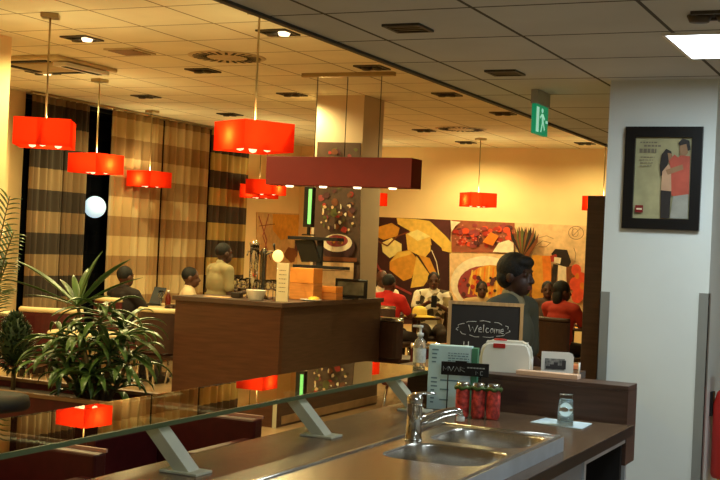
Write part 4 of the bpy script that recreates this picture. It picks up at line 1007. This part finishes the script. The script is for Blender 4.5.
obj('fronds', st, m_stem, t); thick(obj('leaflets', fo, m_leaf, t, recalc=False))
# black bowl at far left before the planter
q_ = at(2, 404, D=6.1)
t = thing('black_table', 'black round table top at lower left edge beside the planter', 'table', (q_.x - 0.12, q_.y, 0))
bm = new(); lathe(bm, [(0, q_.z - 0.03), (0.22, q_.z - 0.03), (0.23, q_.z - 0.015), (0.22, q_.z + 0.03), (0, q_.z + 0.03)], 32); obj('table_top', bm, m_blackm, t)
bm = new(); lathe(bm, [(0, 0), (0.17, 0), (0.17, 0.015), (0.03, 0.04), (0.03, q_.z - 0.03), (0, q_.z - 0.03)], 20); obj('pedestal', bm, m_black, t)

# ------------------------------------------------------------------ chairs and tables
def chair(label, loc, heading, zt=0.86, leather=None, rim=None, group='restaurant chairs', w=0.23):
    """heading: where a sitter looks, in world degrees"""
    t = thing('dining_chair', label, 'chair', (loc[0], loc[1], 0), math.radians(heading) - PI / 2, group)
    leather = leather or m_maroon; rim = rim or m_cream
    bm = new(); box(bm, (-w, -0.2, 0.40), (w, 0.24, 0.47), bevel=0.025); obj('seat', bm, leather, t)
    bm = new(); n = 12
    R0 = [(w * math.sin(a) * 1.05, -0.25 + 0.12 * (1 - math.cos(a))) for a in [(-1 + 2 * k / n) * 1.25 for k in range(n + 1)]]
    def shell(z0, z1, th):
        ins = [(x * (1 - th / w), y + th) for x, y in R0]
        for (a, b, c, d) in zip(R0, R0[1:], ins[1:], ins):
            prism(bm, [(*a, z0), (*b, z0), (*c, z0), (*d, z0)], (0, 0, z1 - z0))
        bmesh.ops.remove_doubles(bm, verts=bm.verts, dist=0.0005)
    shell(0.47, zt - 0.05, 0.04); obj('backrest', bm, leather, t)
    bm = new(); tube(bm, [(x * 0.92, y + 0.02, zt - 0.025) for x, y in R0], 0.026, 8); obj('back_rail', bm, rim, t)
    for sx in (-1, 1):
        for sy in (-1, 1):
            bm = new(); tube(bm, [(sx * (w - 0.04), 0.02 + sy * 0.17, 0.41), (sx * (w - 0.005), 0.02 + sy * 0.22, 0)], 0.012, 8); obj('leg', bm, m_chrome, t)
    return t
def table(label, loc, z, r, square=None, mat=None):
    t = thing('dining_table', label, 'table', (loc[0], loc[1], 0), 0, 'restaurant tables'); m = mat or m_cream
    bm = new()
    if square: box(bm, (-square[0], -square[1], z - 0.035), (square[0], square[1], z), bevel=0.006)
    else: lathe(bm, [(0, z - 0.03), (r - 0.01, z - 0.03), (r, z - 0.015), (r - 0.01, z), (0, z)], 32)
    obj('table_top', bm, m, t)
    bm = new(); lathe(bm, [(0, 0.015), (0.04, 0.03), (0.035, 0.06), (0.035, z - 0.03), (0, z - 0.03)], 16); obj('pedestal', bm, m_chrome, t)
    bm = new(); lathe(bm, [(0, 0), (0.25, 0), (0.25, 0.012), (0, 0.02)], 24); obj('base', bm, m_black, t)
    return t
# laptop table by the curtains
pt = at(158, 302, D=14.1); TZ1 = 0.80
table('cream table carrying the laptop, by the tan curtains', pt, TZ1, 0, (0.34, 0.42))
p = at(147, 301, D=14.0)
t = thing('laptop', 'open laptop with blue-grey screen on the cream table', 'laptop', (p.x, p.y, TZ1), math.radians(150))
bm = new(); box(bm, (-0.15, -0.1, 0), (0.15, 0.1, 0.016), bevel=0.003); obj('keyboard', bm, m_black, t)
bm = new(); box(bm, (-0.15, -0.004, 0), (0.15, 0.004, 0.2), mat=Matrix.Translation((0, -0.1, 0.012)) @ Matrix.Rotation(math.radians(18), 4, 'X')); obj('screen', bm, M('laptop_screen', (70, 84, 96), 0.15, noise=0.05), t)
p = at(161, 301, D=13.9)
dup(g0, (p.x, p.y, TZ1), label='stemmed glass beside the laptop on the cream table')
p = at(168, 302, D=13.9); t = thing('sauce_bottle', 'dark reddish bottle beside the laptop glass', 'bottle', (p.x, p.y, TZ1))
bm = new(); lathe(bm, [(0, 0), (0.03, 0), (0.032, 0.01), (0.032, 0.1), (0.014, 0.14), (0.013, 0.16), (0, 0.16)], 16); obj('bottle_body', bm, M('sauce_red', (96, 30, 20), 0.2), t)
bm = new(); lathe(bm, [(0, 0.16), (0.015, 0.16), (0.014, 0.185), (0, 0.186)], 12); obj('cap', bm, m_white, t)
p = at(121, 296, D=13.0); chair('maroon chair with cream top rail under the laptop user', p, 75, 0.93)
p = at(55, 306, D=11.3); chair('maroon chair with cream top rail left behind the dracaena', p, 118, 0.90, w=0.3)
p = at(167, 306, D=12.0); chair('brown chair with cream top rail at the laptop table beside the bar', p, 100, 0.90, m_brownch)
p = at(90, 306, D=10.6); table('cream table hidden behind the dracaena', p, 0.74, 0.35)
p = at(20, 304, D=10.8); chair('maroon chair beside the left pillar, behind the small bush', p, 20, 0.86)
# chairs at the counter under the glass
def tub(label, x, y, D, hd, zt):
    p = at(x, y, D=D); zt = p.z
    t = thing('tub_chair', label, 'chair', (p.x - 0.3, p.y, 0), math.radians(hd), 'maroon tub chairs by the counter')
    bm = new(); box(bm, (-0.28, -0.26, 0.08), (0.28, 0.28, 0.42), bevel=0.02); obj('seat', bm, m_maroon, t)
    bm = new(); box(bm, (-0.30, -0.34, 0.08), (0.30, -0.262, zt - 0.012), bevel=0.01); obj('backrest', bm, m_maroon, t)
    bm = new(); box(bm, (-0.30, -0.346, zt - 0.014), (0.30, -0.334, zt)); obj('piping', bm, M('pale_piping', (190, 140, 120), 0.5), t)
    for sx in (-1, 1):
        bm = new(); box(bm, (sx * 0.30 - (0.06 if sx > 0 else 0), -0.26, 0.42), (sx * 0.30 + (0 if sx > 0 else 0.06), 0.24, zt - 0.1), bevel=0.01); obj('armrest', bm, m_maroon, t)
        for sy in (-1, 1):
            bm = new(); tube(bm, [(sx * 0.24, sy * 0.22, 0), (sx * 0.24, sy * 0.22, 0.085)], 0.014); obj('leg', bm, m_chrome, t)
tub('maroon tub chair with pale piping, nearer lower left', 52, 461, 4.65, 180, 0.7)
tub('maroon tub chair with pale piping, in front of bar corner', 226, 424, 5.6, 180, 0.7)

# ------------------------------------------------------------------ people
def voxel(bm, name, mats, parent, size, smooth=2):
    bmesh.ops.recalc_face_normals(bm, faces=bm.faces)
    me = bpy.data.meshes.new(name + '_src'); bm.to_mesh(me); bm.free()
    o = bpy.data.objects.new(name + '_src', me); COL.objects.link(o)
    r = o.modifiers.new('r', 'REMESH'); r.mode = 'VOXEL'; r.voxel_size = size
    s = o.modifiers.new('s', 'SMOOTH'); s.iterations = smooth; s.factor = 0.5
    dg = bpy.context.evaluated_depsgraph_get(); m2 = bpy.data.meshes.new_from_object(o.evaluated_get(dg))
    bpy.data.objects.remove(o); bpy.data.meshes.remove(me)
    m2.name = name; m2.materials.clear()
    for m in mats: m2.materials.append(m)
    for p in m2.polygons: p.use_smooth = True
    n = bpy.data.objects.new(name, m2); COL.objects.link(n); n.parent = parent
    return n
def cap(bm, p0, p1, r0, r1, n=12):
    p0, p1 = Vector(p0), Vector(p1); d = (p1 - p0); L_ = d.length or 1e-4; d = d / L_
    pts, rr = [], []
    for k in range(4): a = PI / 2 * k / 4; pts.append(p0 - d * r0 * math.cos(a)); rr.append(max(0.001, r0 * math.sin(a)))
    pts += [p0, p0.lerp(p1, 0.5), p1]; rr += [r0, (r0 + r1) / 2, r1]
    for k in range(1, 5): a = PI / 2 * k / 4; pts.append(p1 + d * r1 * math.sin(a)); rr.append(max(0.001, r1 * math.cos(a)))
    tube(bm, pts, rr, n)
def person(label, loc, heading, seated, arms, shirt, trousers, hair='short', face_turn=0.0, lean=0.0, dz=0.0, skin=None, vox=0.008, pattern=None, sleeve=0.7, scale=1.0, hair_mat=None):
    t = thing('person', label, 'person', (loc[0], loc[1], 0), math.radians(heading) - PI / 2)
    t.scale = (scale,) * 3
    skin = skin or m_skin; hair_mat = hair_mat or m_hair
    hp = 0.55 if seated else 0.93
    def sp(x, y, z): return Vector((x, y + lean * (z - hp), z + 0))
    zn = hp + 0.51; zh = hp + 0.635
    if seated:
        hips = [V(-0.09, 0.02, hp), V(0.09, 0.02, hp)]; knees = [V(-0.12, 0.42, 0.52), V(0.12, 0.42, 0.52)]; ank = [V(-0.12, 0.40, 0.08), V(0.12, 0.42, 0.08)]
    else:
        hips = [V(-0.09, 0, hp - 0.03), V(0.09, 0, hp - 0.03)]; knees = [V(-0.1, 0.02, 0.5), V(0.1, 0.03, 0.5)]; ank = [V(-0.1, -0.02, 0.08), V(0.1, 0.02, 0.08)]
    sh = [sp(-0.19, 0, zn - 0.06), sp(0.19, 0, zn - 0.06)]
    def torso(b, g):
        sphere(b, sp(0, 0, hp), (0.165 + g, 0.115 + g, 0.12 + g)); sphere(b, sp(0, 0.005, hp + 0.14), (0.145 + g, 0.105 + g, 0.14 + g))
        sphere(b, sp(0, 0.0, hp + 0.3), (0.165 + g, 0.115 + g, 0.16 + g)); sphere(b, sp(0, -0.01, zn - 0.08), (0.15 + g, 0.085 + g, 0.075 + g))
        for k in (0, 1): cap(b, sp(0, -0.008, zn - 0.035), sh[k], 0.058 + g, 0.054 + g)
    bm = new(); torso(bm, 0)
    hc = sp(0, 0.02, zh)
    cap(bm, sp(0, -0.01, zn - 0.06), hc + V(0, -0.015, -0.06), 0.055, 0.052)
    Rf = Matrix.Rotation(face_turn, 3, 'Z')
    def H(x, y, z): return hc + Rf @ V(x, y, z)
    rz = (0, 0, face_turn)
    sphere(bm, H(0, -0.012, 0.022), (0.074, 0.092, 0.098), rot=rz, seg=24, rings=16); sphere(bm, H(0, 0.026, -0.045), (0.058, 0.062, 0.07), rot=rz, seg=20, rings=14)
    sphere(bm, H(0, 0.05, -0.088), (0.026, 0.026, 0.02), rot=rz)
    cap(bm, H(0, 0.076, 0.012), H(0, 0.097, -0.03), 0.009, 0.014); sphere(bm, H(0, 0.09, -0.034), (0.02, 0.013, 0.011), rot=rz)
    sphere(bm, H(0, 0.081, -0.062), (0.026, 0.012, 0.007), rot=rz); sphere(bm, H(0, 0.08, -0.073), (0.023, 0.012, 0.008), rot=rz)
    sphere(bm, H(0, 0.07, 0.028), (0.055, 0.014, 0.01), rot=rz)
    for s in (-1, 1):
        sphere(bm, H(s * 0.076, -0.008, -0.01), (0.011, 0.022, 0.032), rot=rz); sphere(bm, H(s * 0.031, 0.068, 0.006), (0.015, 0.012, 0.011), rot=rz)
    for k, s in ((0, -1), (1, 1)):
        el, wr = Vector(arms[k][0]), Vector(arms[k][1])
        cap(bm, sh[k], el, 0.05, 0.038); cap(bm, el, wr, 0.037, 0.026)
        f = (wr - el).normalized(); side = f.cross(V(0, 0, 1)); side = side.normalized() if side.length > 0.1 else V(1, 0, 0); up = side.cross(f).normalized(); side = side * s
        palm = wr + f * 0.085; cap(bm, wr + f * 0.02 + side * 0.018, palm + side * 0.018, 0.02, 0.022); cap(bm, wr + f * 0.02 - side * 0.018, palm - side * 0.022, 0.02, 0.021)
        for j, (o_, l_) in enumerate(((-0.034, 0.062), (-0.012, 0.074), (0.011, 0.07), (0.033, 0.055))):
            b0 = palm + side * o_; b1 = b0 + (f * 0.9 - up * 0.25).normalized() * l_ * 0.6; b2 = b1 + (f * 0.45 - up * 0.9).normalized() * l_ * 0.5
            cap(bm, b0, b1, 0.0105, 0.009, 8); cap(bm, b1, b2, 0.009, 0.008, 8)
        th0 = wr + f * 0.03 - side * 0.03; th1 = th0 + (f * 0.7 - side * 0.6 - up * 0.2).normalized() * 0.045; cap(bm, th0, th1, 0.013, 0.011, 8); cap(bm, th1, th1 + (f - up * 0.3).normalized() * 0.032, 0.011, 0.009, 8)
    for k in (0, 1):
        cap(bm, hips[k], knees[k], 0.085, 0.056); cap(bm, knees[k], ank[k], 0.053, 0.036); cap(bm, ank[k] + V(0, -0.03, -0.03), ank[k] + V(0, 0.14, -0.045), 0.038, 0.03)
    body = voxel(bm, 'body', [skin, m_lip, m_eye], t, vox, 1)
    ec = [H(s * 0.031, 0.078, 0.006) for s in (-1, 1)]; lc = H(0, 0.092, -0.067)
    for pl in body.data.polygons:
        c_ = pl.center
        if min((c_ - e_).length for e_ in ec) < 0.0085: pl.material_index = 2
        elif abs(c_.z - lc.z) < 0.013 and (c_ - lc).length < 0.026: pl.material_index = 1
    bm = new()
    if hair == 'bob':
        sphere(bm, H(0, -0.024, 0.04), (0.088, 0.103, 0.094), rot=rz, seg=24, rings=16); sphere(bm, H(0, -0.05, -0.012), (0.084, 0.072, 0.07), rot=rz, seg=20, rings=14); sphere(bm, H(0, 0.035, 0.075), (0.07, 0.06, 0.04), rot=rz)
    elif hair == 'long':
        sphere(bm, H(0, -0.02, 0.035), (0.085, 0.098, 0.094), rot=rz, seg=24, rings=16); sphere(bm, H(0, -0.06, -0.06), (0.085, 0.055, 0.11), rot=rz)
    elif hair == 'bald':
        sphere(bm, H(0, -0.035, -0.005), (0.077, 0.075, 0.05), rot=rz)
    else:
        sphere(bm, H(0, -0.02, 0.034), (0.079, 0.094, 0.09), rot=rz, seg=24, rings=16)
    voxel(bm, 'hair', [hair_mat], t, 0.007, 1)
    bm = new(); torso(bm, 0.014)
    for k in (0, 1):
        el, wr = Vector(arms[k][0]), Vector(arms[k][1])
        e_ = sh[k].lerp(el, min(1, sleeve)); cap(bm, sh[k], e_, 0.066, 0.056)
        if sleeve > 1: cap(bm, el, el.lerp(wr, sleeve - 1), 0.052, 0.036)
    bmesh.ops.delete(bm, geom=[], context='VERTS')
    voxel(bm, 'shirt', [pattern or M('shirt_%d_%d_%d' % shirt, shirt, 0.85, noise=0.12, scale=7, bump=0.15)], t, 0.012, 3)
    bm = new()
    cap(bm, sp(0, -0.0, zn - 0.04), sp(0, -0.004, zn + 0.004), 0.078, 0.064)
    voxel(bm, 'collar', [pattern or M('shirt_%d_%d_%d' % shirt, shirt, 0.85)], t, 0.008, 1)
    bm = new(); sphere(bm, V(0, 0, hp - 0.02), (0.172, 0.125, 0.11))
    for k in (0, 1): cap(bm, hips[k], knees[k], 0.097, 0.07); cap(bm, knees[k], ank[k] + V(0, 0, 0.02), 0.066, 0.052)
    voxel(bm, 'trousers', [M('trousers_%d_%d_%d' % trousers, trousers, 0.85, noise=0.1)], t, 0.012, 2)
    for k in (0, 1):
        bm = new(); cap(bm, ank[k] + V(0, -0.03, -0.03), ank[k] + V(0, 0.15, -0.045), 0.048, 0.036); voxel(bm, 'shoe', [m_shoe], t, 0.008, 1)
    return t
# common arm poses (left, right): elbow, wrist
A_TABLE = [((-0.24, 0.14, 0.80), (-0.14, 0.36, 0.80)), ((0.24, 0.14, 0.80), (0.14, 0.36, 0.80))]
A_PHONE = [((-0.25, 0.10, 0.79), (-0.08, 0.31, 0.88)), ((0.25, 0.10, 0.79), (0.09, 0.30, 0.90))]
A_STAND = [((-0.25, 0.02, 1.08), (-0.2, 0.20, 0.98)), ((0.25, 0.02, 1.08), (0.2, 0.20, 0.98))]
A_CARRY = [((-0.24, 0.06, 1.10), (-0.14, 0.3, 1.14)), ((0.24, 0.06, 1.10), (0.14, 0.3, 1.14))]

def face_cam(p): return math.degrees(math.atan2(-p.y, -p.x))
# woman standing behind the chalkboard
p = at(510, 300, D=6.55)
wm = person('standing woman with short black hair and grey shirt behind the chalkboard', p, face_cam(p) + 62, False, A_STAND, (74, 76, 66), (40, 40, 44), 'bob', 0.0, 0.03, vox=0.006, scale=1.585 / 1.685, sleeve=0.8, skin=M('deep_skin', (62, 38, 30), 0.5))
for ch in wm.children:
    if ch.name.startswith('collar'): ch.data.materials[0] = M('collar_cloth', (138, 128, 100), 0.8, noise=0.06)  # paler than the shirt: warm light on the neckline put into its colour
# waiter
p = at(216, 270, D=12.7)
person('waiter in khaki short sleeved shirt standing beyond the bar', p, face_cam(p) + 118, False, A_CARRY, (150, 136, 98), (44, 38, 32), scale=0.92, lean=0.12, skin=M('deep_skin', (62, 38, 30), 0.5))
q_ = Vector((p.x, p.y, 0)); hd = math.radians(face_cam(p) + 118); tr = q_ + Vector((math.cos(hd) * 0.42, math.sin(hd) * 0.42, 0))
t = thing('serving_tray', 'small dark tray carried by the waiter in khaki', 'tray', (tr.x, tr.y, 1.07))
bm = new(); lathe(bm, [(0, 0), (0.13, 0), (0.15, 0.015), (0.147, 0.017), (0.128, 0.006), (0, 0.006)], 24); obj('tray_disc', bm, m_brownch, t)
# seated guests
def seatxy(x, y, D): p_ = at(x, y, D=D); return p_
PAT = bpy.data.materials.new('camo_print'); PAT.use_nodes = True
nt = PAT.node_tree; b_ = nt.nodes['Principled BSDF']; b_.inputs['Roughness'].default_value = 0.9
vo = nt.nodes.new('ShaderNodeTexVoronoi'); vo.inputs['Scale'].default_value = 13; tc = nt.nodes.new('ShaderNodeTexCoord'); nt.links.new(tc.outputs['Object'], vo.inputs['Vector'])
cr = nt.nodes.new('ShaderNodeValToRGB'); cr.color_ramp.interpolation = 'CONSTANT'; sv = nt.nodes.new('ShaderNodeSeparateColor'); nt.links.new(vo.outputs['Color'], sv.inputs[0]); nt.links.new(sv.outputs[0], cr.inputs[0])
cr.color_ramp.elements[0].color = rgb(70, 58, 40); cr.color_ramp.elements[1].position = 0.28; cr.color_ramp.elements[1].color = rgb(226, 206, 170)
for ps, c_ in ((0.62, (150, 128, 88)), (0.8, (236, 222, 196))): e_ = cr.color_ramp.elements.new(ps); e_.color = rgb(*c_)
nt.links.new(cr.outputs[0], b_.inputs['Base Color'])
def guest(label, x, D, hd, arms, shirt, tr_, top, **k):
    p_ = at(x, top, D=D); sc_ = p_.z / 1.305
    return p_, person(label, p_, hd, True, arms, shirt, tr_, scale=max(0.9, min(1.06, sc_)), **k)
p_man, man = guest('man in pale patterned shirt seated holding a phone by the mural', 434, 15.9, -66, A_PHONE, (220, 200, 170), (58, 46, 40), 272, pattern=PAT)
chair('brown chair under the man in the patterned shirt', p_man, -66, 0.82, m_brownch, m_brownch)
hd = math.radians(-66); v_ = Vector((math.cos(hd), math.sin(hd), 0)); s_ = man.scale.x
ph = Vector((p_man.x, p_man.y, 0)) + v_ * 0.43 * s_; bm = new(); box(bm, (-0.036, -0.006, 0), (0.036, 0.006, 0.15), bevel=0.004)
tag(obj('mobile_phone', bm, m_black, loc=(ph.x, ph.y, 0.86 * s_), rotz=hd - PI / 2), 'black phone held by the man in patterned shirt', 'phone')
p_, _ = guest('person in bright red shirt seated with back turned near the pillar', 389, 14.6, 80, A_TABLE, (196, 34, 26), (50, 40, 40), 274)
chair('brown chair with chrome rail under the person in bright red', p_, 80, 0.9, m_brownch, m_chrome)
p_, _ = guest('person in white shirt with thinning hair behind the red shirted guest', 382, 15.8, -40, A_TABLE, (226, 206, 180), (50, 44, 40), 270, hair='bald')
chair('brown chair under the thinning-haired guest', p_, -40, 0.84, m_brownch, m_brownch)
p_, _ = guest('person seated at the mural under the pie, in pale top', 482, 15.6, -62, A_TABLE, (200, 160, 110), (50, 44, 40), 281)
chair('brown chair under the guest seated below the pie', p_, -62, 0.8, m_brownch, m_brownch)
p_, _ = guest('person in dull red shirt seated with back turned by the partition', 562, 13.6, 68, A_TABLE, (178, 52, 34), (50, 40, 40), 281, hair='long', face_turn=-0.5)
chair('dark brown chair under the dull red shirted guest', p_, 68, 0.9, m_brownch, m_brownch, w=0.27)
p_, _ = guest('person with short hair facing the dull red shirted guest', 548, 15.2, -70, A_TABLE, (90, 70, 60), (50, 44, 40), 281)
chair('brown chair under the guest facing the dull red shirt', p_, -70, 0.8, m_brownch, m_brownch)
p_, _ = guest('person in dark top seated at the laptop table', 125, 13.0, 75, A_TABLE, (36, 28, 26), (40, 36, 36), 266)
p_, _ = guest('person in pale top seated behind the bar end, near the waiter', 190, 13.5, 30, A_TABLE, (216, 190, 150), (50, 44, 40), 267)
chair('brown chair under the guest behind the bar end', p_, 30, 0.84, m_brownch, m_brownch)
# tables between the guests
p = at(415, 316, D=15.15); table('dark round table with the yellow hat, before the phone holder', p, 0.75, 0.32, mat=m_walnut)
t = thing('yellow_hat', 'bright yellow brimmed hat lying on the dark round table', 'hat', (p.x + 0.1, p.y - 0.1, 0.75), 0.2)
m_yh = M('yellow_felt', (250, 212, 92), 0.8, noise=0.1)
bm = new(); lathe(bm, [(0.095, 0.02), (0.09, 0.08), (0.07, 0.115), (0.03, 0.13), (0, 0.132)], 24); obj('crown', bm, m_yh, t)
bm = new(); lathe(bm, [(0, 0.002), (0.1, 0.004), (0.2, 0.0), (0.205, 0.006), (0.1, 0.022), (0, 0.022)], 28); obj('brim', bm, m_yh, t)
p = at(572, 322, D=14.4); table('dark table with the candle lantern, beside the partition', p, 0.75, 0.36, mat=m_walnut)
p2 = at(578, 320, D=14.3)
t = thing('candle_lantern', 'glowing amber candle lantern on the dark table by partition', 'lantern', (p2.x, p2.y, 0.75))
bm = new(); lathe(bm, [(0, 0), (0.04, 0), (0.045, 0.02), (0.045, 0.1), (0.04, 0.11), (0.037, 0.11), (0.041, 0.1), (0.041, 0.02), (0, 0.012)], 18); obj('lantern_glass', bm, M('amber_glass', (240, 170, 90), 0.1, trans=0.8), t)
bm = new(); lathe(bm, [(0, 0.012), (0.025, 0.012), (0.025, 0.05), (0, 0.05)], 14); obj('candle', bm, EM('candle_glow', (255, 190, 90), 2.5), t)
# empty dark chairs behind the counter
p = at(398, 330, D=12.6); chair('dark brown chair with chrome rail right of the bar', p, 70, 0.88, m_brownch, m_chrome)
p = at(420, 352, D=10.5); chair('maroon chair with chrome rail nearest the pump bottle', p, 150, 0.80, m_maroon, m_chrome)
p = at(582, 345, D=9.2)
table('dark table behind the printed card', p, 0.76, 0.4, mat=m_walnut)
p = at(578, 347, D=9.0); bm = new(); box(bm, (-0.08, -0.06, 0), (0.08, 0.06, 0.03), bevel=0.004)
tag(obj('folded_napkin', bm, M('pink_paper', (236, 170, 160), 0.8), loc=(p.x - 0.05, p.y + 0.05, 0.76)), 'folded pink napkin on the dark table beside the partition', 'napkin')
